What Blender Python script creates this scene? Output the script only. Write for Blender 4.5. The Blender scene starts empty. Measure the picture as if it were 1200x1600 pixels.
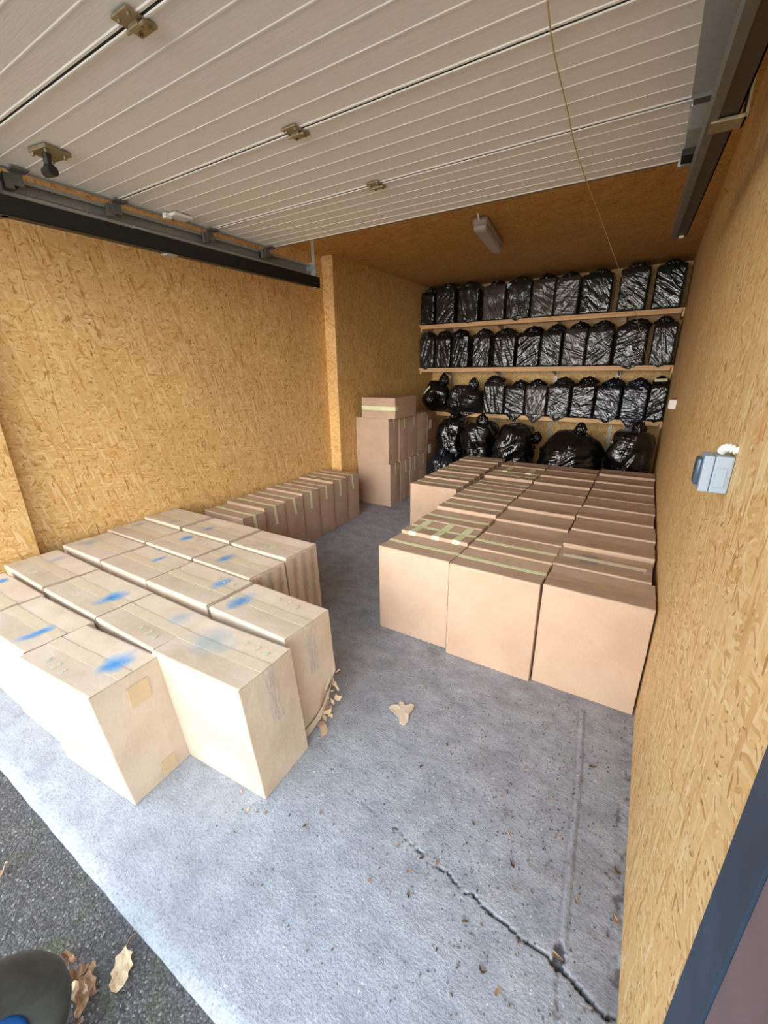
import bpy, bmesh, math, random
from mathutils import Vector, Matrix, noise
random.seed(7)
scene = bpy.context.scene
C = scene.collection

# ------------------------------------------------------------------ camera
F_PX, PITCH, YAW, ROLL = 651.38, -0.3307, 0.5527, -0.0118      # focal length in pixels of a 1200 px wide frame
fwd = Vector((-math.sin(YAW)*math.cos(PITCH), math.cos(YAW)*math.cos(PITCH), math.sin(PITCH)))
rgt = fwd.cross(Vector((0, 0, 1))).normalized()
upv = rgt.cross(fwd)
cr, sr = math.cos(ROLL), math.sin(ROLL)
r2, u2 = cr*rgt + sr*upv, -sr*rgt + cr*upv
cam_data = bpy.data.cameras.new('camera')
cam = bpy.data.objects.new('camera', cam_data)
C.objects.link(cam)
m = Matrix((r2, u2, -fwd)).transposed().to_4x4()
m.translation = Vector((0, 0, 1.6))
cam.matrix_world = m
cam_data.sensor_fit = 'HORIZONTAL'
cam_data.sensor_width = 36.0
cam_data.lens = 36.0*F_PX/1200.0
cam_data.clip_start = 0.02
scene.camera = cam

# ------------------------------------------------------------------ world, sun, exposure
world = bpy.data.worlds.new('overcast_sky')
scene.world = world
world.use_nodes = True
wn = world.node_tree
wn.nodes.clear()
wo = wn.nodes.new('ShaderNodeOutputWorld')
wb = wn.nodes.new('ShaderNodeBackground')
wg = wn.nodes.new('ShaderNodeTexCoord')
wsep = wn.nodes.new('ShaderNodeSeparateXYZ')
wr = wn.nodes.new('ShaderNodeValToRGB')
wr.color_ramp.elements[0].position = 0.0
wr.color_ramp.elements[0].color = (0.95, 0.95, 0.93, 1)
wr.color_ramp.elements[1].position = 0.9
wr.color_ramp.elements[1].color = (0.62, 0.80, 1.0, 1)
wn.links.new(wg.outputs['Generated'], wsep.inputs[0])
wn.links.new(wsep.outputs['Z'], wr.inputs[0])
wn.links.new(wr.outputs[0], wb.inputs['Color'])
wb.inputs['Strength'].default_value = 2.0
wn.links.new(wb.outputs[0], wo.inputs[0])
sun_data = bpy.data.lights.new('hazy_sun', 'SUN')
sun_data.energy = 3.6
sun_data.angle = math.radians(55)
sun_data.color = (1.0, 0.97, 0.92)
sun = bpy.data.objects.new('hazy_sun', sun_data)
C.objects.link(sun)
sun.rotation_euler = Vector((-0.08, 1.0, -0.17)).to_track_quat('-Z', 'Y').to_euler()
scene.view_settings.view_transform = 'Standard'
scene.view_settings.look = 'None'
scene.view_settings.gamma = 1.0
scene.view_settings.use_curve_mapping = False
scene.view_settings.exposure = 0.72

# ------------------------------------------------------------------ material helpers
def s2l(*c):
    return tuple(((x/255.0)/12.92 if x/255.0 <= 0.04045 else ((x/255.0+0.055)/1.055)**2.4) for x in c) + (1.0,)

class NT:
    def __init__(s, name, rough=0.6, metal=0.0, spec=0.5):
        s.m = bpy.data.materials.new(name)
        s.m.use_nodes = True
        s.t = s.m.node_tree
        s.b = s.t.nodes['Principled BSDF']
        s.b.inputs['Roughness'].default_value = rough
        s.b.inputs['Metallic'].default_value = metal
        s.b.inputs['Specular IOR Level'].default_value = spec
    def n(s, t, **k):
        nd = s.t.nodes.new('ShaderNode'+t)
        for a, v in k.items():
            if a.startswith('i_'):
                key = a[2:]
                nd.inputs[int(key) if key.isdigit() else key].default_value = v
            else:
                setattr(nd, a, v)
        return nd
    def l(s, a, b): s.t.links.new(a, b)
    def math(s, op, a, b=None, c=None):
        nd = s.n('Math', operation=op)
        for i, v in enumerate((a, b, c)):
            if v is None: continue
            if isinstance(v, (int, float)): nd.inputs[i].default_value = v
            else: s.l(v, nd.inputs[i])
        return nd.outputs[0]
    def mix(s, f, a, b, blend='MIX'):
        nd = s.n('Mix', data_type='RGBA', blend_type=blend)
        for i, v in ((0, f), (6, a), (7, b)):
            if isinstance(v, (int, float)): nd.inputs[i].default_value = v
            elif isinstance(v, tuple): nd.inputs[i].default_value = v
            else: s.l(v, nd.inputs[i])
        return nd.outputs[2]
    def ramp(s, f, stops):
        nd = s.n('ValToRGB')
        cr = nd.color_ramp
        while len(cr.elements) < len(stops): cr.elements.new(0.5)
        for e, (p, c) in zip(cr.elements, stops):
            e.position = p
            e.color = c if isinstance(c, tuple) else (c, c, c, 1)
        s.l(f, nd.inputs[0])
        return nd.outputs[0]
    def noise(s, vec, scale, detail=2.0, rough=0.5, dist=0.0):
        nd = s.n('TexNoise')
        nd.inputs['Scale'].default_value = scale
        nd.inputs['Detail'].default_value = detail
        nd.inputs['Roughness'].default_value = rough
        nd.inputs['Distortion'].default_value = dist
        if vec is not None: s.l(vec, nd.inputs['Vector'])
        return nd.outputs[0]
    def mapping(s, vec, scale=(1, 1, 1), rot=(0, 0, 0), loc=(0, 0, 0)):
        nd = s.n('Mapping')
        nd.inputs['Scale'].default_value = scale
        nd.inputs['Rotation'].default_value = rot
        nd.inputs['Location'].default_value = loc
        s.l(vec, nd.inputs[0])
        return nd.outputs[0]
    def bump(s, h, strength=0.3, dist=0.01, prev=None):
        nd = s.n('Bump')
        nd.inputs['Strength'].default_value = strength
        nd.inputs['Distance'].default_value = dist
        s.l(h, nd.inputs['Height'])
        if prev is not None: s.l(prev, nd.inputs['Normal'])
        return nd.outputs[0]
    def base(s, v):
        if isinstance(v, tuple): s.b.inputs['Base Color'].default_value = v
        else: s.l(v, s.b.inputs['Base Color'])
    def normal(s, v): s.l(v, s.b.inputs['Normal'])

def plain(name, col, rough=0.6, metal=0.0, spec=0.5, var=0.0, scale=30.0, bump=0.0):
    t = NT(name, rough, metal, spec)
    if var > 0 or bump > 0:
        co = t.n('TexCoord').outputs['Object']
        nz = t.noise(co, scale, 4, 0.6)
        k = tuple(c*(1-var) for c in col[:3])+(1,)
        k2 = tuple(min(1, c*(1+var)) for c in col[:3])+(1,)
        t.base(t.ramp(nz, [(0.3, k), (0.7, k2)]))
        if bump > 0: t.normal(t.bump(nz, bump, 0.004))
    else:
        t.base(col)
    return t.m

def osb(name, axes, turn, dark=1.0, tint=(1.0, 1.0, 1.0, 1.0)):
    """Oriented strand board: layers of long flakes lying at several angles."""
    t = NT(name, 0.55, 0.0, 0.35)
    co = t.n('TexCoord').outputs['Object']
    sp = t.n('SeparateXYZ'); t.l(co, sp.inputs[0])
    cb = t.n('CombineXYZ')
    t.l(sp.outputs[axes[0]], cb.inputs[0]); t.l(sp.outputs[axes[1]], cb.inputs[1])
    uv = cb.outputs[0]
    wob = t.n('TexNoise'); wob.inputs['Scale'].default_value = 14.0; wob.inputs['Detail'].default_value = 2.0
    t.l(uv, wob.inputs['Vector'])
    off = t.n('VectorMath', operation='MULTIPLY_ADD')
    t.l(wob.outputs['Color'], off.inputs[0]); off.inputs[1].default_value = (0.022, 0.022, 0); t.l(uv, off.inputs[2])
    uvw = off.outputs[0]
    angs = [turn, turn+0.5, turn-0.6, turn+1.2, turn-1.1, turn+0.1]
    sizes = [(0.055, 0.012), (0.075, 0.013), (0.065, 0.010), (0.05, 0.013), (0.055, 0.009), (0.085, 0.012)]
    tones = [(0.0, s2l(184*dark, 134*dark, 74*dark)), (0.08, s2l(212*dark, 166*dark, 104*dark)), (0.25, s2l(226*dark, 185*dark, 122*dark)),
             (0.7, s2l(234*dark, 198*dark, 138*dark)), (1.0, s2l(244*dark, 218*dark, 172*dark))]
    col = None; hgt = None
    for i, (a, (L, W)) in enumerate(zip(angs, sizes)):
        mp = t.mapping(uvw, (1/L, 1/W, 1), (0, 0, 0), (i*3.7, i*1.3, 0))
        rt = t.n('VectorRotate', rotation_type='Z_AXIS'); rt.inputs['Angle'].default_value = a
        t.l(uvw, rt.inputs['Vector'])
        t.t.links.remove(mp.node.inputs[0].links[0]); t.l(rt.outputs[0], mp.node.inputs[0])
        vo = t.n('TexVoronoi', voronoi_dimensions='2D', feature='F1')
        vo.inputs['Scale'].default_value = 1.0
        t.l(mp, vo.inputs['Vector'])
        s2 = t.n('SeparateColor'); t.l(vo.outputs['Color'], s2.inputs[0])
        grain = t.noise(t.mapping(mp, (0.7, 7, 1)), 1.0, 2, 0.6)
        val = t.math('MULTIPLY_ADD', grain, 0.5, t.math('SUBTRACT', t.math('MULTIPLY', s2.outputs[0], 0.9), 0.2))
        c = t.ramp(val, tones)
        if col is None:
            col = c; hgt = s2.outputs[2]
        else:
            f = t.math('GREATER_THAN', s2.outputs[1], 0.60)
            col = t.mix(f, col, c)
            mxn = t.n('Mix', data_type='FLOAT'); t.l(f, mxn.inputs[0]); t.l(hgt, mxn.inputs[2]); t.l(s2.outputs[2], mxn.inputs[3])
            hgt = mxn.outputs[0]
    # sparse darker strands and bark chips lying in three directions
    for da, L, W, cut, cc, k in ((0.25, 0.050, 0.012, 0.975, (168, 112, 56), 0.75), (-0.8, 0.032, 0.008, 0.972, (150, 98, 50), 0.7), (1.3, 0.040, 0.009, 0.975, (172, 118, 62), 0.7), (0.0, 0.014, 0.007, 0.97, (130, 84, 44), 0.6)):
        rt = t.n('VectorRotate', rotation_type='Z_AXIS'); rt.inputs['Angle'].default_value = turn+da; t.l(uvw, rt.inputs['Vector'])
        vo = t.n('TexVoronoi', voronoi_dimensions='2D', feature='F1'); vo.inputs['Scale'].default_value = 1.0
        t.l(t.mapping(rt.outputs[0], (1/L, 1/W, 1), (0, 0, 0), (da*9, 2, 0)), vo.inputs['Vector'])
        s2 = t.n('SeparateColor'); t.l(vo.outputs['Color'], s2.inputs[0])
        f = t.math('MULTIPLY', t.math('GREATER_THAN', s2.outputs[0], cut), t.math('LESS_THAN', vo.outputs['Distance'], t.math('MULTIPLY_ADD', s2.outputs[1], 0.3, 0.2)))
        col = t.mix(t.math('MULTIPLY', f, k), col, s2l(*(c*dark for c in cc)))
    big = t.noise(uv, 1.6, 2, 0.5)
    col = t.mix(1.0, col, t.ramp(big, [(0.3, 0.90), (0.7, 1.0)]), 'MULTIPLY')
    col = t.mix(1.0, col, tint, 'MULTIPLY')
    t.base(col)
    t.normal(t.bump(hgt, 0.35, 0.004))
    return t.m

def cardboard(name, col, dark, axis_corr=True):
    t = NT(name, 0.75, 0.0, 0.25)
    tc = t.n('TexCoord')
    co = tc.outputs['Object']
    oi = t.n('ObjectInfo')
    rnd = oi.outputs['Random']
    ad = t.n('VectorMath', operation='ADD'); t.l(co, ad.inputs[0])
    cc = t.n('CombineXYZ'); t.l(t.math('MULTIPLY', rnd, 31.0), cc.inputs[0]); t.l(t.math('MULTIPLY', rnd, 17.0), cc.inputs[2]); t.l(cc.outputs[0], ad.inputs[1])
    v = ad.outputs[0]
    big = t.noise(v, 4.5, 3, 0.55)
    c = t.ramp(big, [(0.3, dark), (0.62, col)])
    fib = t.noise(t.mapping(v, (1, 1, 0.2)), 160.0, 3, 0.6)
    c = t.mix(1.0, c, t.ramp(fib, [(0.25, 0.93), (0.75, 1.0)]), 'MULTIPLY')
    c = t.mix(1.0, c, t.ramp(rnd, [(0.0, (0.93, 0.93, 0.92, 1)), (1.0, (1.0, 1.0, 1.0, 1))]), 'MULTIPLY')
    t.base(c)
    h1 = t.noise(v, 9.0, 3, 0.6)
    b1 = t.bump(h1, 0.25, 0.012)
    b2 = t.bump(fib, 0.12, 0.002, b1)
    t.normal(b2)
    return t.m

def plastic_bag(name, col, rough, tint=0.0):
    t = NT(name, rough, 0.0, 0.75)
    tc = t.n('TexCoord'); co = tc.outputs['Object']
    oi = t.n('ObjectInfo'); rnd = oi.outputs['Random']
    ad = t.n('VectorMath', operation='ADD'); t.l(co, ad.inputs[0])
    cc = t.n('CombineXYZ'); t.l(t.math('MULTIPLY', rnd, 41.0), cc.inputs[0]); t.l(t.math('MULTIPLY', rnd, 23.0), cc.inputs[1]); t.l(cc.outputs[0], ad.inputs[1])
    v = ad.outputs[0]
    vr = t.n('VectorRotate', rotation_type='Y_AXIS'); t.l(v, vr.inputs['Vector'])
    t.l(t.math('MULTIPLY_ADD', rnd, 1.5, 0.1), vr.inputs['Angle'])
    a = t.noise(t.mapping(vr.outputs[0], (26, 8, 5)), 1.0, 1.2, 0.45, 0.8)
    rid = t.math('ABSOLUTE', t.math('SUBTRACT', a, 0.5))
    b = t.noise(t.mapping(v, (11, 11, 13)), 1.0, 2.0, 0.5, 1.2)
    rid2 = t.math('ABSOLUTE', t.math('SUBTRACT', b, 0.5))
    h = t.math('ADD', t.math('MULTIPLY', rid, 1.0), t.math('MULTIPLY', rid2, 0.35))
    t.normal(t.bump(h, 1.0, 0.0125))
    nz = t.noise(v, 7, 3, 0.6)
    c2 = tuple(c*2.2+tint for c in col[:3])+(1,)
    t.base(t.ramp(nz, [(0.35, col), (0.75, c2)]))
    return t.m

MAT = {}
MAT['osb_side'] = osb('strand_board_side', (1, 2), 1.25, tint=(1.0, 0.96, 0.86, 1))
MAT['osb_side_right'] = osb('strand_board_right', (1, 2), 1.45)
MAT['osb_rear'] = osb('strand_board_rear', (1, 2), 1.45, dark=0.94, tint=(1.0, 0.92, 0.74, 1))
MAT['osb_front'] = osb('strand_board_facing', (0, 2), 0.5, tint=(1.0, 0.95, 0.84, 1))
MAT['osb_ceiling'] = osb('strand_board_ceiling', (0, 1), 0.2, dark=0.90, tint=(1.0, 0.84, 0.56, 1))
MAT['kraft_pale'] = cardboard('pale_cardboard', s2l(220, 202, 181), s2l(208, 186, 160))
MAT['kraft_mid'] = cardboard('tan_cardboard', s2l(214, 188, 158), s2l(198, 168, 136))
MAT['kraft_brown'] = cardboard('brown_cardboard', s2l(198, 169, 146), s2l(190, 160, 136))
MAT['kraft_top'] = cardboard('brown_cardboard_flap', s2l(198, 171, 148), s2l(186, 157, 133))
MAT['kraft_dark'] = cardboard('dark_cardboard', s2l(150, 112, 80), s2l(130, 94, 64))
MAT['patch'] = plain('tan_paper_patch', s2l(204, 178, 142), 0.6, var=0.04)
MAT['tape_green'] = plain('pale_green_masking_tape', s2l(218, 222, 178), 0.6, var=0.05, scale=20)
MAT['tape_brown'] = plain('brown_parcel_tape', s2l(184, 154, 126), 0.35, spec=0.5, var=0.06, scale=15)
MAT['tape_grey'] = plain('greyish_parcel_tape', s2l(206, 190, 164), 0.3, spec=0.6, var=0.06, scale=25)
MAT['white_paper'] = plain('white_label_paper', s2l(205, 200, 195), 0.7, var=0.03)
MAT['bag_black'] = plastic_bag('black_bag_plastic', (0.003, 0.003, 0.0035, 1), 0.19)
MAT['bag_grey'] = plastic_bag('thin_dark_bag_plastic', (0.010, 0.010, 0.010, 1), 0.21)
MAT['bag_brown'] = plastic_bag('thin_bag_plastic_over_cardboard', (0.035, 0.029, 0.025, 1), 0.24)
MAT['bag_blue'] = plastic_bag('bluish_black_bag_plastic', (0.005, 0.008, 0.014, 1), 0.20)
MAT['bag_green'] = plastic_bag('greenish_black_bag_plastic', (0.003, 0.008, 0.006, 1), 0.15)
MAT['galv'] = plain('galvanised_steel', s2l(168, 168, 162), 0.45, 0.45, var=0.12, scale=40)
MAT['galv_dark'] = plain('dull_galvanised_steel', s2l(104, 104, 100), 0.5, 0.4, var=0.12, scale=30)
MAT['zinc'] = plain('yellow_zinc_plate', s2l(150, 138, 108), 0.4, 0.6, var=0.15, scale=60)
MAT['black_steel'] = plain('black_painted_steel', s2l(24, 24, 24), 0.5, 0.0, 0.4, var=0.1)
MAT['dark_steel'] = plain('dark_brown_steel_channel', s2l(62, 56, 46), 0.5, 0.3, 0.4, var=0.12)
MAT['black_plastic'] = plain('black_plastic', s2l(26, 22, 20), 0.35)
MAT['rubber'] = plain('black_rubber_seal', s2l(14, 14, 14), 0.8)
MAT['white_plastic'] = plain('white_plastic', s2l(226, 224, 216), 0.4)
MAT['grey_plastic'] = plain('light_grey_plastic', s2l(152, 166, 178), 0.4, var=0.02)
MAT['smoke_plastic'] = plain('dark_slate_plastic_lid', s2l(60, 78, 96), 0.25, spec=0.6)
MAT['stile'] = plain('light_grey_stile_metal', s2l(176, 180, 178), 0.4, 0.3, var=0.04)
MAT['lamp_grey'] = plain('grey_lamp_base', s2l(168, 162, 160), 0.4)
MAT['cord'] = plain('pale_cord', s2l(190, 165, 125), 0.7)
MAT['rim_blue'] = plain('blue_painted_rim', s2l(20, 90, 165), 0.4, var=0.1)
MAT['tyre'] = plain('worn_grey_tyre', s2l(62, 62, 56), 0.75, var=0.25, scale=18, bump=0.3)

def door_mat():
    t = NT('woodgrain_steel_panel', 0.5, 0.0, 0.4)
    co = t.n('TexCoord').outputs['Object']
    g = t.noise(t.mapping(co, (3, 60, 1)), 4.0, 3, 0.6)
    t.base(t.ramp(g, [(0.3, s2l(224, 221, 211)), (0.7, s2l(232, 230, 221))]))
    t.normal(t.bump(g, 0.12, 0.003))
    return t.m
MAT['door'] = door_mat()

def pine():
    t = NT('pine_wood', 0.55, 0.0, 0.35)
    co = t.n('TexCoord').outputs['Object']
    g = t.noise(t.mapping(co, (1.2, 30, 40)), 2.0, 4, 0.6, 0.8)
    c = t.ramp(g, [(0.25, s2l(206, 158, 108)), (0.6, s2l(228, 186, 136)), (0.85, s2l(236, 200, 154))])
    vo = t.n('TexVoronoi', voronoi_dimensions='3D'); vo.inputs['Scale'].default_value = 3.2; t.l(t.mapping(co, (1, 2, 2)), vo.inputs['Vector'])
    c = t.mix(t.ramp(vo.outputs['Distance'], [(0.05, 0.8), (0.12, 0.0)]), c, s2l(120, 70, 34))
    t.base(c)
    return t.m
MAT['pine'] = pine()

def clear_tape():
    t = NT('clear_parcel_tape', 0.16, 0.0, 0.6)
    t.base(s2l(222, 214, 205))
    co = t.n('TexCoord').outputs['Object']
    g = t.noise(t.mapping(co, (6, 30, 6)), 3.0, 3, 0.6, 0.5)
    t.normal(t.bump(g, 0.6, 0.01))
    t.l(t.ramp(g, [(0.35, 0.05), (0.7, 0.40)]), t.b.inputs['Alpha'])
    return t.m
MAT['tape_clear'] = clear_tape()

def spray(name, col, strength):
    """Soft-edged sprayed mark on a flat patch: paint density falls off from the middle of the patch."""
    t = NT(name, 0.7, 0.0, 0.2)
    tc = t.n('TexCoord')
    uv = tc.outputs['Generated']
    mp = t.mapping(uv, (2, 2, 0), (0, 0, 0), (-1, -1, 0))
    nz = t.n('TexNoise'); nz.inputs['Scale'].default_value = 14.0; nz.inputs['Detail'].default_value = 3.0; t.l(tc.outputs['Object'], nz.inputs['Vector'])
    ln = t.n('VectorMath', operation='LENGTH'); t.l(mp, ln.inputs[0])
    d = t.math('ADD', ln.outputs['Value'], t.math('MULTIPLY', t.math('SUBTRACT', nz.outputs[0], 0.5), 1.25))
    a = t.ramp(d, [(0.0, strength), (0.38, strength*0.6), (0.85, 0.0)])
    t.base(t.ramp(d, [(0.0, col), (0.8, tuple(min(1, c*1.5+0.05) for c in col[:3])+(1,))]))
    t.l(a, t.b.inputs['Alpha'])
    return t.m
MAT['spray_blue'] = spray('blue_spray_paint', s2l(60, 150, 220), 0.72)
MAT['spray_soft'] = spray('faint_blue_spray_paint', s2l(120, 168, 202), 0.34)
MAT['marker_green'] = plain('pale_green_marker', s2l(196, 212, 184), 0.7)
MAT['marker_olive'] = plain('olive_marker', s2l(158, 138, 104), 0.7)
MAT['spray_orange'] = spray('faint_orange_mark', s2l(235, 140, 80), 0.5)
MAT['stain'] = spray('brown_damp_stain', s2l(150, 118, 88), 0.35)

def concrete():
    t = NT('old_concrete', 0.85, 0.0, 0.25)
    co = t.n('TexCoord').outputs['Object']
    sp = t.n('SeparateXYZ'); t.l(co, sp.inputs[0])
    big = t.noise(co, 1.3, 4, 0.6)
    med = t.noise(co, 9.0, 5, 0.65)
    fin = t.noise(co, 120.0, 4, 0.7)
    brush = t.noise(t.mapping(co, (9, 60, 1), (0, 0, 0.5)), 3.0, 3, 0.6)
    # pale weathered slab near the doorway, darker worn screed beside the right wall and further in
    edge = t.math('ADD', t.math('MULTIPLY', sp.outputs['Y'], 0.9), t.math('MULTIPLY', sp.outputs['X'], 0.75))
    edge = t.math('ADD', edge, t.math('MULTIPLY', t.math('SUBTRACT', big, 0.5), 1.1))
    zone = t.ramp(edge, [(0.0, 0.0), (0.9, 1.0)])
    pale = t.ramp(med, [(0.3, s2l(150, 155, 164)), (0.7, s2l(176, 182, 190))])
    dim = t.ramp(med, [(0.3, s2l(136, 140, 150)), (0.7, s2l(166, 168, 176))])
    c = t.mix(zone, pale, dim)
    c = t.mix(1.0, c, t.ramp(fin, [(0.30, 0.62), (0.46, 0.92), (0.70, 1.12)]), 'MULTIPLY')
    c = t.mix(1.0, c, t.ramp(brush, [(0.3, 0.93), (0.7, 1.04)]), 'MULTIPLY')
    # grit: small dark and pale specks
    vo = t.n('TexVoronoi'); vo.inputs['Scale'].default_value = 75.0; t.l(co, vo.inputs['Vector'])
    s2 = t.n('SeparateColor'); t.l(vo.outputs['Color'], s2.inputs[0])
    sd = t.math('MULTIPLY', t.math('GREATER_THAN', s2.outputs[0], 0.90), t.math('LESS_THAN', vo.outputs['Distance'], 0.28))
    sd = t.math('MULTIPLY', sd, t.math('MULTIPLY_ADD', zone, 0.6, 0.3))
    c = t.mix(sd, c, s2l(74, 70, 68))
    sl = t.math('MULTIPLY', t.math('LESS_THAN', s2.outputs[0], 0.05), t.math('LESS_THAN', vo.outputs['Distance'], 0.22))
    c = t.mix(t.math('MULTIPLY', sl, 0.6), c, s2l(225, 225, 222))
    stn = t.noise(t.mapping(co, (3, 5, 1)), 1.4, 4, 0.7, 0.6)
    c = t.mix(t.math('MULTIPLY', t.ramp(stn, [(0.52, 0.0), (0.68, 0.42)]), zone), c, s2l(112, 108, 106))
    at = t.n('Attribute', attribute_name='dirt')
    c = t.mix(at.outputs['Fac'], c, s2l(48, 42, 40))
    t.base(c)
    hh = t.math('ADD', t.math('MULTIPLY', med, 0.8), t.math('ADD', t.math('MULTIPLY', fin, 0.16), t.math('MULTIPLY', brush, 0.07)))
    t.normal(t.bump(hh, 0.8, 0.018))
    return t.m
MAT['concrete'] = concrete()

def asphalt():
    t = NT('worn_asphalt', 0.9, 0.0, 0.25)
    co = t.n('TexCoord').outputs['Object']
    fin = t.noise(co, 90.0, 5, 0.7)
    vo = t.n('TexVoronoi'); vo.inputs['Scale'].default_value = 150.0; t.l(co, vo.inputs['Vector'])
    s2 = t.n('SeparateColor'); t.l(vo.outputs['Color'], s2.inputs[0])
    c = t.ramp(s2.outputs[0], [(0.0, s2l(84, 82, 82)), (0.6, s2l(104, 102, 102)), (0.95, s2l(120, 118, 118)), (1.0, s2l(165, 165, 160))])
    c = t.mix(t.ramp(vo.outputs['Distance'], [(0.4, 0.0), (0.75, 0.6)]), c, s2l(66, 62, 62))
    moss = t.noise(co, 5.0, 4, 0.65)
    c = t.mix(t.ramp(moss, [(0.54, 0.0), (0.68, 0.45)]), c, s2l(86, 92, 50))
    c = t.mix(1.0, c, t.ramp(fin, [(0.3, 0.8), (0.7, 1.1)]), 'MULTIPLY')
    t.base(c)
    t.normal(t.bump(t.math('ADD', t.math('MULTIPLY', vo.outputs['Distance'], -0.7), fin), 0.7, 0.006))
    return t.m
MAT['asphalt'] = asphalt()

def blue_frame():
    t = NT('dark_blue_painted_steel', 0.55, 0.0, 0.5)
    co = t.n('TexCoord').outputs['Object']
    a = t.noise(co, 5, 4, 0.6)
    c = t.ramp(a, [(0.3, s2l(30, 46, 62)), (0.7, s2l(44, 70, 94))])
    b = t.noise(t.mapping(co, (1, 1, 0.5)), 70, 2, 0.5)
    c = t.mix(t.ramp(b, [(0.74, 0.0), (0.78, 0.8)]), c, s2l(190, 205, 215))
    t.base(c)
    return t.m
MAT['blue_frame'] = blue_frame()
MAT['mauve'] = plain('mauve_brown_painted_cladding', s2l(112, 92, 96), 0.45, var=0.12, scale=9)
MAT['outer_wall'] = plain('grey_render', s2l(170, 165, 158), 0.85, var=0.05, scale=8, bump=0.2)

def leaf_mat(name, c1, c2):
    t = NT(name, 0.65, 0.0, 0.3)
    co = t.n('TexCoord').outputs['Object']
    n = t.noise(co, 60, 3, 0.6)
    t.base(t.ramp(n, [(0.3, c1), (0.7, c2)]))
    t.normal(t.bump(n, 0.4, 0.003))
    return t.m
MAT['leaf_pale'] = leaf_mat('pale_dry_leaf', s2l(196, 168, 132), s2l(222, 200, 168))
MAT['leaf_brown'] = leaf_mat('brown_dry_leaf', s2l(134, 98, 72), s2l(178, 146, 116))
MAT['leaf_dark'] = leaf_mat('dark_dry_leaf', s2l(78, 60, 50), s2l(112, 88, 70))
MAT['leaf_green'] = leaf_mat('green_leaf', s2l(74, 92, 60), s2l(96, 112, 76))

# ------------------------------------------------------------------ object helpers
def tag(o, label=None, cat=None, group=None, kind=None):
    if label: o['label'] = label
    if cat: o['category'] = cat
    if group: o['group'] = group
    if kind: o['kind'] = kind
    return o

def empty(name, loc=(0, 0, 0), rz=0.0):
    o = bpy.data.objects.new(name, None)
    o.empty_display_size = 0.05
    o.location = loc; o.rotation_euler = (0, 0, rz)
    C.objects.link(o)
    return o

def mesh_data(name, vs, fs, mat, smooth=False):
    me = bpy.data.meshes.new(name)
    me.from_pydata([tuple(v) for v in vs], [], fs)
    me.materials.append(mat)
    if smooth:
        me.polygons.foreach_set('use_smooth', [True]*len(me.polygons))
    me.update()
    return me

def put(name, me, parent=None, loc=(0, 0, 0), rot=(0, 0, 0)):
    o = bpy.data.objects.new(name, me)
    o.location = loc; o.rotation_euler = rot
    C.objects.link(o)
    if parent: o.parent = parent
    return o

def obj(name, vs, fs, mat, parent=None, loc=(0, 0, 0), rot=(0, 0, 0), smooth=False):
    return put(name, mesh_data(name, vs, fs, mat, smooth), parent, loc, rot)

class MB:
    """Collects boxes, tubes and plates into one mesh."""
    def __init__(s): s.v = []; s.f = []
    def add(s, vs, fs):
        k = len(s.v); s.v += [Vector(v) for v in vs]; s.f += [tuple(i+k for i in f) for f in fs]; return s
    def box(s, x0, x1, y0, y1, z0, z1, bev=0.0):
        if bev <= 0:
            vs = [(x, y, z) for z in (z0, z1) for y in (y0, y1) for x in (x0, x1)]
            return s.add(vs, [(0, 2, 3, 1), (4, 5, 7, 6), (0, 1, 5, 4), (2, 6, 7, 3), (0, 4, 6, 2), (1, 3, 7, 5)])
        bm = bmesh.new()
        bmesh.ops.create_cube(bm, size=1.0)
        for v in bm.verts:
            v.co = Vector(((x0+x1)/2+v.co.x*(x1-x0), (y0+y1)/2+v.co.y*(y1-y0), (z0+z1)/2+v.co.z*(z1-z0)))
        bmesh.ops.bevel(bm, geom=bm.edges[:], offset=bev, segments=2, affect='EDGES', profile=0.6)
        bm.verts.index_update()
        s.add([v.co.copy() for v in bm.verts], [tuple(v.index for v in f.verts) for f in bm.faces])
        bm.free()
        return s
    def tube(s, pts, r, n=8, cap=True):
        pts = [Vector(p) for p in pts]
        rs = r if isinstance(r, (list, tuple)) else [r]*len(pts)
        k = len(s.v); up = Vector((0.13, 0.21, 0.97))
        for i, p in enumerate(pts):
            d = (pts[min(i+1, len(pts)-1)]-pts[max(i-1, 0)]).normalized()
            a = d.cross(up)
            if a.length < 1e-3: a = d.cross(Vector((1, 0, 0)))
            a.normalize(); b = d.cross(a)
            for j in range(n):
                t = 2*math.pi*j/n
                s.v.append(p+(a*math.cos(t)+b*math.sin(t))*rs[i])
        for i in range(len(pts)-1):
            for j in range(n):
                s.f.append((k+i*n+j, k+i*n+(j+1) % n, k+(i+1)*n+(j+1) % n, k+(i+1)*n+j))
        if cap:
            s.f.append(tuple(k+j for j in range(n))[::-1]); s.f.append(tuple(k+(len(pts)-1)*n+j for j in range(n)))
        return s
    def build(s, name, mat, parent=None, loc=(0, 0, 0), rot=(0, 0, 0), smooth=False):
        return obj(name, s.v, s.f, mat, parent, loc, rot, smooth)

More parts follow.
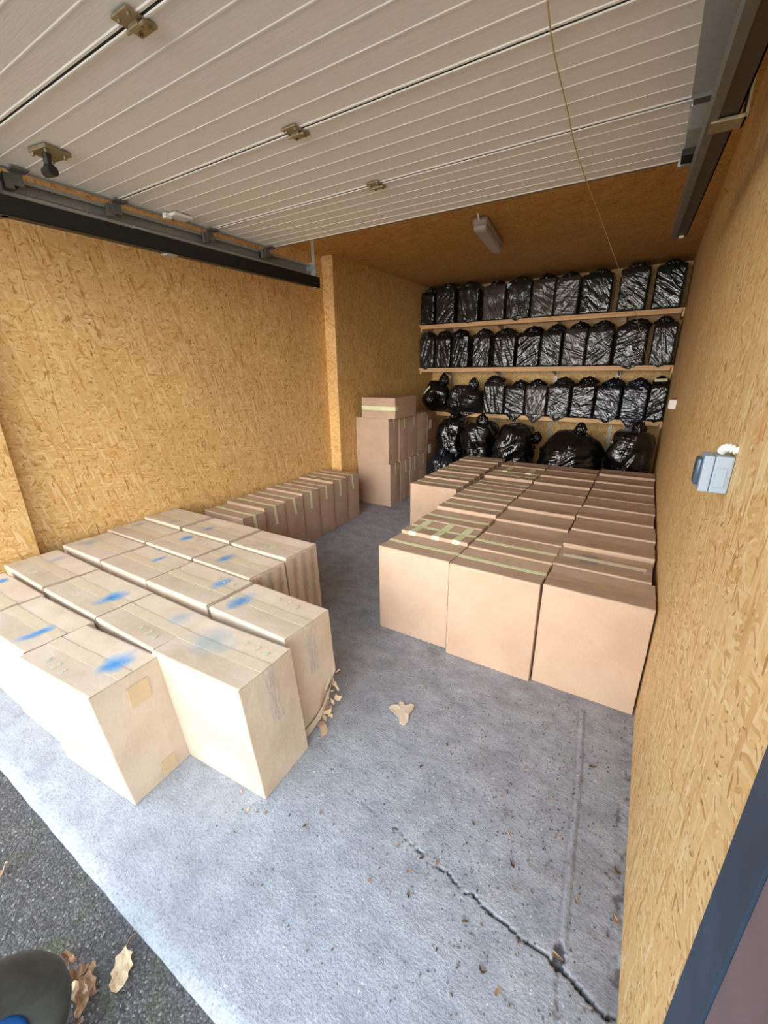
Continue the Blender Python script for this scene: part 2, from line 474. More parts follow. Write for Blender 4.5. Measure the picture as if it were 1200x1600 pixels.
def rounded(hx, hy, hz, r, n, disp=None, steps=(0.3, 1.0)):
    """Rounded box about the origin as a grid of quads; disp(point, unit_pos) moves each vertex."""
    def ax(h, k):
        rr = min(r, h*0.95)
        a = [-h]+[-h+rr*q for q in steps]
        inn = [-h+rr+(2*(h-rr))*i/k for i in range(1, k)]
        b = [-x for x in a[::-1]]
        return a+inn+b
    X, Y, Z = ax(hx, n[0]), ax(hy, n[1]), ax(hz, n[2])
    vs = []; idx = {}; fs = []
    def vid(i, j, k):
        key = (i, j, k)
        if key in idx: return idx[key]
        p = Vector((X[i], Y[j], Z[k]))
        q = Vector((max(-hx+min(r, hx*.95), min(hx-min(r, hx*.95), p.x)), max(-hy+min(r, hy*.95), min(hy-min(r, hy*.95), p.y)), max(-hz+min(r, hz*.95), min(hz-min(r, hz*.95), p.z))))
        d = p-q
        if d.length > 1e-9:
            sc = max(abs(d.x), abs(d.y), abs(d.z))
            p2 = q+d.normalized()*sc
            p2 = Vector((p2.x, p2.y, p2.z))
        else: p2 = p
        if disp: p2 = disp(p2, Vector((p.x/hx, p.y/hy, p.z/hz)))
        vs.append(p2); idx[key] = len(vs)-1
        return idx[key]
    nx, ny, nz = len(X)-1, len(Y)-1, len(Z)-1
    for i in range(nx):
        for j in range(ny):
            fs.append((vid(i, j, 0), vid(i, j+1, 0), vid(i+1, j+1, 0), vid(i+1, j, 0)))
            fs.append((vid(i, j, nz), vid(i+1, j, nz), vid(i+1, j+1, nz), vid(i, j+1, nz)))
    for i in range(nx):
        for k in range(nz):
            fs.append((vid(i, 0, k), vid(i+1, 0, k), vid(i+1, 0, k+1), vid(i, 0, k+1)))
            fs.append((vid(i, ny, k), vid(i, ny, k+1), vid(i+1, ny, k+1), vid(i+1, ny, k)))
    for j in range(ny):
        for k in range(nz):
            fs.append((vid(0, j, k), vid(0, j, k+1), vid(0, j+1, k+1), vid(0, j+1, k)))
            fs.append((vid(nx, j, k), vid(nx, j+1, k), vid(nx, j+1, k+1), vid(nx, j, k+1)))
    return vs, fs

# ------------------------------------------------------------------ floor with cracks
XL, XR, X2, YB, ZC = -3.10, 0.19, -2.96, 6.30, 2.70
YP, YE = 3.87, 0.27
crack = [(-0.82, .956), (-.70, .945), (-.636, .938), (-.58, .925), (-.53, .932), (-.47, .908), (-.43, .907), (-.37, .890), (-.316, .895), (-.26, .872), (-.221, .878), (-.16, .862), (-.112, .860), (-.06, .846), (-.02, .850), (.02, .842), (.041, .842)]
crack_b = [(.041, .842), (.075, .832), (.114, .819), (.145, .806), (.162, .800), (.185, .812)]
crack_c = [(.041, .842), (.043, .80), (.06, .74), (.055, .66)]
seam_line = [(-0.028, 1.876), (-.010, 1.68), (.009, 1.492), (.016, 1.36), (.023, 1.226), (.034, 1.06), (.044, .892), (.043, .85)]
def seg_dist(x, y, pl):
    best = 9; tt = 0
    if pl is not seam_line:
        x, y = x+0.006*noise.noise(Vector((x*55, y*55, 0)))+.003*noise.noise(Vector((x*160, y*160, 4))), y+0.006*noise.noise(Vector((x*55, y*55, 7)))+.003*noise.noise(Vector((x*160, y*160, 9)))
    for i in range(len(pl)-1):
        (ax, ay), (bx, by) = pl[i], pl[i+1]
        dx, dy = bx-ax, by-ay
        t = max(0, min(1, ((x-ax)*dx+(y-ay)*dy)/(dx*dx+dy*dy)))
        d = math.hypot(x-ax-t*dx, y-ay-t*dy)
        if d < best: best = d; tt = (i+t)/(len(pl)-1)
    return best, tt
def axis(a, b, c, d, fine, coarse):
    out = []; x = a
    while x < b-1e-6: out.append(x); x += coarse
    x = b
    while x < c-1e-6: out.append(x); x += fine
    x = c
    while x < d-1e-6: out.append(x); x += coarse
    out.append(d); return out
fx = axis(-3.2, -0.86, XR+0.01, 0.30, 0.0045, 0.05)
fy = axis(YE, 0.64, 1.9, 6.35, 0.0055, 0.05)
vs = []; dirt = []
for y in fy:
    near_y = 0.6 < y < 1.92
    for x in fx:
        z = (noise.noise(Vector((x*3, y*3, 0)))*0.0022)
        d = 0.0
        if near_y and x > -0.9:
            if y < 1.02:
                a, t = seg_dist(x, y, crack)
                w = max(.0008, 0.0006+0.0030*t+.003*noise.noise(Vector((x*22, y*22, 6))))
                if a < 0.03:
                    k = max(0, 1-a/w); z -= 0.012*min(1, k*1.6)*min(1, t*2+.2); d = max(d, min(1, k*2.2)*min(0.95, 0.3+t))
                    z += 0.0012*max(0, 1-abs(a-w)/0.02)*noise.noise(Vector((x*60, y*60, 3)))
                a, t = seg_dist(x, y, crack_b)
                if a < 0.012:
                    w = 0.0055+0.0035*noise.noise(Vector((x*30, y*30, 1))); k = max(0, 1-a/max(w, .003)); z -= 0.02*min(1, k*2); d = max(d, min(1, k*2.5))
                a, t = seg_dist(x, y, crack_c)
                if a < 0.004: z -= 0.004; d = max(d, 0.35*(1-t))
                if math.hypot((x-.038)/.016, (y-.865)/.035) < 1: z -= 0.012; d = max(d, .75)
            if y > 0.84:
                a, t = seg_dist(x, y, seam_line)
                if a < 0.03:
                    # a rounded mortar bead in a shallow groove
                    z += 0.004*max(0, 1-(a/0.011)**2) - 0.003*max(0, 1-abs(a-0.014)/0.006)
                    if 0.009 < a < 0.018: d = max(d, 0.16*max(0, 0.5+noise.noise(Vector((x*18, y*18, 5)))))
            if x > 0.13:
                h = noise.noise(Vector((x*30, y*16, 9)))+.5*noise.noise(Vector((x*70, y*50, 2)))
                z += 0.004*h*min(1, (x-.13)/.03)
                if h < -0.2 and x > 0.150: d = max(d, min(.6, (-h-.2)*2))
        e = y-YE
        if e < 0.055:
            nn = noise.noise(Vector((x*6, y*9, 2)))
            lim = 0.028+0.014*nn
            if e < lim: z -= 0.006*(1-e/lim)
            d = max(d, 0.35*max(0, 1-abs(e-lim)/0.012)*max(0, 0.6+nn))
        vs.append((x, y+(0.003*noise.noise(Vector((x*9, 0, 0))) if y == YE else 0), z)); dirt.append(d)
nxp = len(fx)
fs = [(j*nxp+i, j*nxp+i+1, (j+1)*nxp+i+1, (j+1)*nxp+i) for j in range(len(fy)-1) for i in range(nxp-1)]
# front edge of the slab going down into the asphalt, and the underside
k = len(vs)
vs += [(x, vs[i][1], -0.12) for i, x in enumerate(fx)]; dirt += [0.6]*nxp
fs += [(i, k+i, k+i+1, i+1) for i in range(nxp-1)]
floor = obj('floor', vs, fs, MAT['concrete'], smooth=True)
at = floor.data.attributes.new('dirt', 'FLOAT', 'POINT')
at.data.foreach_set('value', dirt)
tag(floor, 'weathered grey concrete floor slab with cracks and a mortar seam', 'floor', kind='structure')

# asphalt outside
vs = []; fs = []
gx = [-12, -8, -5, -3.6]+[-3.2+0.02*i for i in range(141)]+[0.0, 1.0, 3, 6]
gy = [-10, -6, -3, -1.2, -0.4]+[-0.2+0.02*i for i in range(25)]
for y in gy:
    for x in gx:
        z = -0.022+noise.noise(Vector((x*3, y*3, 0)))*0.006+noise.noise(Vector((x*30, y*30, 0)))*0.0035
        vs.append((x, y, z))
fs = [(j*len(gx)+i, j*len(gx)+i+1, (j+1)*len(gx)+i+1, (j+1)*len(gx)+i) for j in range(len(gy)-1) for i in range(len(gx)-1)]
tag(obj('asphalt_yard', vs, fs, MAT['asphalt'], smooth=True), 'dark mossy asphalt yard in front of the concrete slab', 'ground', kind='structure')
# loose gravel on the asphalt
mb = MB()
for i in range(900):
    x = random.uniform(-2.6, -0.5); y = random.triangular(-0.2, 0.27, 0.24)
    s = random.uniform(0.0018, 0.0048)*(1.5 if random.random() < .1 else 1)
    q = [Vector((random.gauss(0, 1), random.gauss(0, 1), random.gauss(0, 1))).normalized() for _ in range(1)]
    rot = Matrix.Rotation(random.uniform(0, 6), 3, q[0])
    v6 = [rot @ Vector(p)*s for p in ((1, 0, 0), (-1, 0, 0), (0, .8, 0), (0, -.8, 0), (0, 0, .6), (0, 0, -.6))]
    z = -0.020+noise.noise(Vector((x*3, y*3, 0)))*0.006
    mb.add([p+Vector((x, y, z+s*.3)) for p in v6], [(0, 2, 4), (2, 1, 4), (1, 3, 4), (3, 0, 4), (2, 0, 5), (1, 2, 5), (3, 1, 5), (0, 3, 5)])
tag(mb.build('gravel', plain('grey_gravel', s2l(120, 120, 122), 0.8, var=0.4, scale=50)), 'fine loose grit along the slab edge', 'gravel', kind='stuff')

# ------------------------------------------------------------------ walls and ceiling
def wall(name, boxes, mat, label):
    mb = MB()
    for b in boxes: mb.box(*b)
    return tag(mb.build(name, mat), label, 'wall', kind='structure')
wl = wall('wall_left', [(-3.30, XL-0.018, 0.25, 6.5, -0.15, 2.9)], MAT['outer_wall'], 'left garage wall clad in strand board sheets')
for (a, b) in ((0.60, 1.1965), (1.1985, YP)):
    MB().box(XL-0.018, XL, a, b, 0.0, ZC, 0.0012).build('strand_board_sheet', MAT['osb_side'], wl)
MB().box(XL, -3.035, 0.30, 0.888, 0.0, ZC, 0.002).build('strand_board_strip', MAT['osb_side'], wl)
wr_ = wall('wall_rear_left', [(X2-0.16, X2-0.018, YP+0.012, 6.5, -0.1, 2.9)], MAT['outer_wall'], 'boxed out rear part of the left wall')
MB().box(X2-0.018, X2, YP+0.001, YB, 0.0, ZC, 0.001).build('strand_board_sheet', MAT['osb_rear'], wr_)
MB().box(XL, X2-0.0005, YP-0.016, YP, 0.0, ZC, 0.001).build('strand_board_strip', MAT['osb_front'], wr_)
wall('wall_right', [(XR, XR+0.15, 0.565, 6.5, -0.15, 2.9)], MAT['osb_side_right'], 'right garage wall of strand board')
wall('wall_back', [(X2-0.2, XR+0.15, YB, 6.5, -0.1, 2.9)], MAT['osb_front'], 'back garage wall of strand board behind the shelves')
wall('wall_front', [(-6.0, -3.04, 0.06, 0.30, -0.15, 3.1), (-3.30, 0.5, 0.14, 0.34, 2.56, 3.1), (0.31, 3.0, 0.2, 0.4, -0.15, 3.1)], MAT['outer_wall'], 'outer wall around the garage opening')
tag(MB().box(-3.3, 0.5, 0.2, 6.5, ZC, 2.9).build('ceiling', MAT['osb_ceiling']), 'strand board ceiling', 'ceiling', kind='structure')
# right jamb
mb = MB().box(0.188, 0.31, 0.462, 0.563, -0.02, 2.5, 0.003)
tag(mb.build('trim_1', MAT['blue_frame']), 'dark blue steel door post at the right side of the opening', 'door frame', kind='structure')
mb = MB().box(0.190, 0.33, 0.30, 0.4615, -0.02, 2.5, 0.003).box(0.186, 0.2, 0.345, 0.365, -0.02, 2.5, 0.002)
tag(mb.build('trim_2', MAT['mauve']), 'mauve brown outer cladding beside the dark blue post', 'door frame', kind='structure')
# orange mark on the right wall
mk = put('orange_mark', mesh_data('orange_mark', [(-.05, -.022, 0), (.05, -.022, 0), (.05, .022, 0), (-.05, .022, 0)], [(0, 1, 2, 3)], MAT['spray_orange']), bpy.data.objects['wall_right'], (XR-0.0006, 1.034, 1.475), (0, -math.pi/2, 0))

# ------------------------------------------------------------------ sectional door overhead
ZD = 2.39
door = empty('sectional_garage_door', (-1.2, 1.4, ZD))
tag(door, 'white ribbed sectional garage door raised flat overhead', 'garage door')
def door_panel(y0, y1, nrib):
    # underside profile along y: flat strips with small raised beads; thickness 40 mm
    prof = [(y0+0.004, 0.014), (y0+0.004, 0.0), (y0+0.006, -0.002), (y0+0.011, -0.002), (y0+0.014, 0.0025)]
    for i in range(1, nrib):
        c = y0+(y1-y0)*i/nrib
        prof += [(c-0.005, 0.0025), (c-0.0025, 0.0009), (c+0.001, 0.0009), (c+0.0025, 0.0038), (c+0.005, 0.0025)]
    prof += [(y1-0.014, 0.0025), (y1-0.011, 0.0), (y1-0.004, 0.0), (y1-0.004, 0.012)]
    xs = [-2.345, -0.035]
    vs = []
    top = [(y1-0.004, 0.04), (y0+0.003, 0.04)]
    pr = prof+top
    for x in xs:
        for (y, z) in pr: vs.append((x+1.2, y-1.4, z))
    n = len(pr)
    fs = [(i, n+i, n+(i+1) % n, (i+1) % n) for i in range(n)]
    fs += [tuple(range(n)), tuple(range(n, 2*n))[::-1]]
    return obj('section_panel', vs, fs, MAT['door'], door)
ys = [0.27, 0.818, 1.388, 1.920, 2.412]
for i in range(4): door_panel(ys[i], ys[i+1], 6)
for y in ys[1:4]:
    MB().box(-1.145, 1.165, y-0.0045-1.4, y+0.0042-1.4, 0.001, 0.03).build('joint_seal', MAT['rubber'], door)
MB().box(-1.15, 1.17, 2.412-1.4, 2.424-1.4, 0.0, 0.04, 0.002).build('end_seal', MAT['galv_dark'], door)
# end stiles
for i in range(4):
    a, b = ys[i]+0.004-1.4, ys[i+1]-0.004-1.4
    MB().box(1.165, 1.232, a, b-(0.0 if i < 2 else 0.0), -0.004, 0.038, 0.002).build('end_stile', MAT['stile'], door)
    MB().box(-1.178, -1.145, a, b, -0.004, 0.038, 0.002).build('end_stile', MAT['stile'], door)
def hinge(x, y, big=1.0):
    mb = MB()
    w, l = 0.034*big, 0.042*big
    mb.box(-w, w, -l, l*0.95, -0.007, -0.002, 0.001)
    mb.box(-w*0.6, w*0.6, -0.008, 0.008, -0.017, -0.006, 0.002)
    mb.tube([(-w*1.1, 0, -0.013), (w*1.1, 0, -0.013)], 0.0045, 8)
    for sx in (-1, 1):
        for sy in (-1, 1):
            mb.tube([(sx*w*.62, sy*l*.66, -0.013), (sx*w*.62, sy*l*.66, -0.006)], 0.005, 6)
    return mb.build('hinge', MAT['zinc'], door, (x+1.2, y-1.4, 0))
for y, x in ((0.818, -1.185), (1.388, -1.2), (1.92, -1.205)): hinge(x, y, 0.95)
# roller brackets at the left edge, each with an arm and a roller
def roller_bracket(y, s=1):
    b = MB().box(-0.022, 0.030, -0.030, 0.030, -0.010, -0.003, 0.001).box(-0.030, -0.022, -0.020, 0.022, -0.055, -0.003, 0.001)
    b.box(-0.045, -0.026, -0.045, -0.012, -0.07, -0.015, 0.002)
    o = b.build('roller_bracket', MAT['galv_dark'], door, (-1.150, y-1.4, 0))
    MB().tube([(-0.075, 0, -0.04), (-0.030, 0, -0.04)], 0.0055, 8).tube([(-0.085, 0, -0.04), (-0.062, 0, -0.04)], 0.019, 14).build('roller', MAT['black_plastic'], o)
    return o
for y in (1.385, 1.92, 2.375): roller_bracket(y)
roller_bracket(0.985)
# right side: corner brackets and pale guide plate
MB().box(1.172, 1.228, 1.885-1.4, 1.925-1.4, -0.018, -0.004, 0.001).build('edge_bracket', MAT['galv_dark'], door)
MB().box(1.168, 1.222, 1.93-1.4, 2.10-1.4, -0.016, -0.005, 0.003).build('guide_plate', plain('pale_blue_grey_plate', s2l(196, 206, 210), 0.3, 0.2), door)
MB().box(1.160, 1.215, 2.285-1.4, 2.37-1.4, -0.026, -0.004, 0.001).build('edge_bracket', MAT['black_steel'], door)
MB().box(1.150, 1.222, 2.395-1.4, 2.418-1.4, -0.022, -0.004, 0.001).build('edge_bracket', MAT['stile'], door)
# pull handle near the left edge
hp = MB().box(-0.05, 0.055, -0.045, 0.05, -0.014, -0.002, 0.002)
for sx, sy in ((-1, -1), (1, -1), (-1, 1), (1, 1)): hp.tube([(sx*0.038, sy*0.034, -0.024), (sx*0.038, sy*0.034, -0.012)], 0.006, 8)
hpo = hp.build('handle_plate', MAT['zinc'], door, (-2.07+1.2, 0.985-1.4, 0.0), (0, 0, 0.15))
MB().tube([(-0.005, -0.005, -0.012), (-0.008, -0.006, -0.045), (-0.012, -0.008, -0.062)], [0.015, 0.013, 0.016], 12).tube([(-0.030, -0.008, -0.068), (0.018, -0.008, -0.068)], [0.017, 0.019], 12).build('knob', MAT['black_plastic'], hpo)
# small white safety catch on the left edge
MB().box(-0.03, 0.05, -0.045, 0.06, -0.018, -0.003, 0.003).box(-0.03, 0.0, -0.065, -0.030, -0.028, -0.003, 0.002).build('white_catch', MAT['white_plastic'], door, (-2.30+1.2, 1.66-1.4, 0))

# left track assembly
def angle_bar(name, x0, x1, z0, z1, y0, y1, mat, parent, open_left=True, th=0.004):
    mb = MB()
    mb.box(x1-th, x1, y0, y1, z0, z1)
    mb.box(x0, x1, y0, y1, z0, z0+th)
    mb.box(x0, x1, y0, y1, z1-th, z1)
    return mb.build(name, mat, parent)
tl = empty('left_door_track', (0, 0, 0)); tag(tl, 'galvanised roller track with black bar along the left edge of the garage door', 'door track')
tl.name = 'door_track'
mb = MB()
mb.box(-2.455, -2.450, 0.20, 2.87, 2.300, 2.372).box(-2.455, -2.405, 0.20, 2.87, 2.298, 2.302).box(-2.455, -2.405, 0.20, 2.87, 2.370, 2.374)
mb.box(-2.408, -2.404, 0.20, 2.87, 2.302, 2.318).box(-2.408, -2.404, 0.20, 2.87, 2.358, 2.370).box(-2.430, -2.404, 0.20, 2.87, 2.315, 2.319)
mb.build('roller_rail', MAT['galv'], tl)
mb = MB().box(-2.395, -2.350, 0.20, 2.89, 2.210, 2.214).box(-2.354, -2.350, 0.20, 2.89, 2.212, 2.284).box(-2.395, -2.391, 0.20, 2.89, 2.212, 2.284)
mb.build('black_bar', MAT['black_steel'], tl)
mb = MB().box(-2.385, -2.355, 2.846, 2.850, 2.205, 2.70, 0.0005).box(-2.459, -2.350, 2.852, 2.856, 2.30, 2.38).box(-2.459, -2.350, 2.852, 2.856, 2.22, 2.29)
for z in (2.245, 2.29, 2.335, 2.375): mb.box(-2.44, -2.352, 2.842, 2.846, z-0.008, z+0.008)
mb.build('end_hanger', MAT['galv'], tl)
MB().box(-2.400, -2.346, 1.44, 1.50, 2.286, 2.294).box(-2.400, -2.346, 1.60, 1.66, 2.200, 2.208).build('joining_plate', MAT['galv'], tl)
MB().box(-2.43, -2.36, 0.9, 0.92, 2.21, 2.70).build('hanger', MAT['galv_dark'], tl)
# right track
tr = empty('door_track', (0.0, 2.82, 2.2), math.atan2(0.062, -1.53)+math.pi/2+math.pi)
tr.rotation_euler = (0, 0, 0.040)
tag(tr, 'dark brown steel channel track above the right wall of boxes', 'door track')
L = -2.45
mb = MB().box(-0.032, -0.026, L, 0.0, 0.0, 0.075).box(-0.032, -0.010, L, 0.0, -0.002, 0.002)
mb.build('inner_flange', MAT['galv_dark'], tr)
MB().box(-0.012, 0.034, L, 0.0, 0.004, 0.009).box(0.030, 0.034, L, 0.0, 0.004, 0.075).box(-0.028, 0.034, L, 0.0, 0.071, 0.075).build('channel', MAT['dark_steel'], tr)
MB().box(-0.024, 0.052, -1.215, -1.150, -0.006, 0.002, 0.001).box(0.046, 0.052, -1.215, -1.150, -0.006, 0.075).build('hanger', MAT['zinc'], tr)
MB().box(0.002, 0.022, -0.02, 0.002, -0.004, 0.012, 0.001).build('white_end_clip', MAT['white_plastic'], tr)

# ceiling lamp
lamp = empty('ceiling_lamp', (-1.372, 3.98, ZC), 0.13)
tag(lamp, 'grey oblong bulkhead lamp, unlit, on the rear part of the ceiling', 'lamp')
vs, fs = rounded(0.062, 0.40, 0.030, 0.028, (2, 8, 2))
obj('lamp_base', vs, fs, MAT['lamp_grey'], lamp, (0, 0, -0.030), smooth=True)
vs, fs = rounded(0.054, 0.385, 0.030, 0.028, (2, 24, 2), lambda p, u: p+Vector((0, 0, 0.0012*math.sin(p.y*130))))
obj('diffuser', vs, fs, plain('ribbed_grey_diffuser', s2l(190, 182, 170), 0.2, spec=0.7), lamp, (0, 0, -0.068), smooth=True)
for sx in (-1, 1):
    for y in (-0.30, 0.0, 0.30): MB().box(sx*0.060-0.004, sx*0.060+0.004, y-0.012, y+0.012, -0.062, -0.035, 0.001).build('clip', MAT['lamp_grey'], lamp)
MB().tube([(0, -0.395, -0.03), (0, -0.43, -0.028), (0, -0.46, -0.004)], 0.008, 8).build('cable_gland', MAT['white_plastic'], lamp)

# cords
def spline(pts, n=10):
    pts = [Vector(p) for p in pts]; P = [pts[0]]+pts+[pts[-1]]; out = []
    for i in range(1, len(P)-2):
        for j in range(n):
            t = j/n; a, b, c, d = P[i-1], P[i], P[i+1], P[i+2]
            out.append(0.5*((2*b)+(c-a)*t+(2*a-5*b+4*c-d)*t*t+(3*b-a-3*c+d)*t**3))
    out.append(P[-2]); return out
tag(MB().tube(spline([(-0.333, 1.254, 2.372), (-0.352, 1.433, 2.372), (-0.3635, 1.70, 2.370), (-0.380, 2.10, 2.365), (-0.3686, 2.877, 2.345), (-0.312, 3.6, 2.229), (-0.215, 4.35, 2.04), (-0.1416, 5.0, 1.843), (-0.0595, 5.4, 1.61)], 12), 0.0022, 6).build('pull_cord', MAT['cord'], smooth=True), 'thin pale cord running from the raised door down to the shelves', 'cord')
tag(MB().tube(spline([(0.02, 1.99, 2.30), (0.11, 2.7, 2.385), (0.188, 3.23, 2.468)], 8), 0.0018, 6).build('short_cord', MAT['cord'], smooth=True), 'short thin cord from the right track to the strand board wall', 'cord')

# ------------------------------------------------------------------ wall fittings
sk = empty('switch_box', (XR, 1.195, 1.36)); tag(sk, 'pale grey surface switch box with dark lid and white conduit on the right wall', 'switch')
vs, fs = rounded(0.0175, 0.036, 0.043, 0.004, (1, 1, 1)); obj('back_box', vs, fs, MAT['grey_plastic'], sk, (-0.018, 0.036, 0.0), smooth=False)
vs, fs = rounded(0.0100, 0.0355, 0.0425, 0.003, (1, 1, 1)); obj('front_cover', vs, fs, MAT['grey_plastic'], sk, (-0.0462, 0.036, 0.0))
vs, fs = rounded(0.007, 0.022, 0.032, 0.006, (1, 1, 1)); obj('lid', vs, fs, MAT['smoke_plastic'], sk, (-0.060, 0.042, 0.0), smooth=True)
MB().box(-0.030, -0.010, -0.0035, 0.0, -0.028, 0.016, 0.001).build('side_catch', MAT['grey_plastic'], sk)
mb = MB(); pts = []; rs = []
for i in range(28):
    t = i/27; pts.append((-0.024+0.026*t*t, 0.03-0.03*t, 0.043+0.010*math.sin(t*2.6)+0.009)); rs.append(0.0100 if i % 4 < 2 else 0.0062)
mb.tube(pts, rs, 10); mb.build('conduit', MAT['white_plastic'], sk, smooth=True)
jb = empty('junction_box', (XR, 4.02, 1.317)); tag(jb, 'small white junction box on the right wall near the shelves', 'junction box')
vs, fs = rounded(0.022, 0.06, 0.035, 0.004, (1, 1, 1)); obj('body', vs, fs, MAT['white_plastic'], jb, (-0.021, 0, 0))
vs, fs = rounded(0.004, 0.055, 0.031, 0.002, (1, 1, 1)); obj('cover', vs, fs, MAT['white_plastic'], jb, (-0.044, 0, 0))
MB().box(-0.03, 0.0, -0.035, 0.035, 0.035, 0.044, 0.002).build('cable_entry', plain('reddish_brown_cable_entry', s2l(120, 70, 52), 0.6), jb)

# ------------------------------------------------------------------ cartons
def strip(name, pts, w, axis, mat, parent, off=0.0012, th=0.0008):
    """A tape strip that follows a list of points; w = width vector direction."""
    W = Vector(axis).normalized()*w/2
    vs = []; fs = []
    P = [Vector(p) for p in pts]
    for i, p in enumerate(P):
        d = (P[min(i+1, len(P)-1)]-P[max(i-1, 0)]).normalized()
        nrm = W.normalized().cross(d)
        vs += [p-W+nrm*0, p+W+nrm*0, p+W-nrm*th, p-W-nrm*th]
    n = len(P)
    for i in range(n-1):
        a = 4*i; b = a+4
        for j in range(4): fs.append((a+j, a+(j+1) % 4, b+(j+1) % 4, b+j))
    fs += [(3, 2, 1, 0), (4*n-4, 4*n-3, 4*n-2, 4*n-1)]
    return obj(name, vs, fs, mat, parent)

GLYPHS = [[((0, 0), (0, 1)), ((0, 1), (.6, 0)), ((.6, 0), (.6, 1))], [((0, 1), (.6, 1)), ((.6, 1), (0, 0)), ((0, 0), (.6, 0))], [((0, 0), (.3, 1)), ((.3, 1), (.6, 0)), ((.15, .45), (.45, .45))]]
def writing(parent, x, y, z, size, mat, rz=0.0, gap=0.06):
    for g, gl in enumerate(GLYPHS):
        mb = MB()
        for (a, b) in gl:
            p = Vector((a[0]*size, a[1]*size, 0)); q = Vector((b[0]*size, b[1]*size, 0))
            d = (q-p).normalized(); n = Vector((-d.y, d.x, 0))*size*0.055; t_ = Vector((0, 0, .0006))
            mb.add([p-n, p+n, q+n, q-n, p-n+t_, p+n+t_, q+n+t_, q-n+t_], [(0, 1, 2, 3), (7, 6, 5, 4), (0, 4, 5, 1), (1, 5, 6, 2), (2, 6, 7, 3), (3, 7, 4, 0)])
        mb.build('marker_letter', mat, parent, (x+g*gap*math.cos(rz), y+g*gap*math.sin(rz), z), (0, 0, rz))

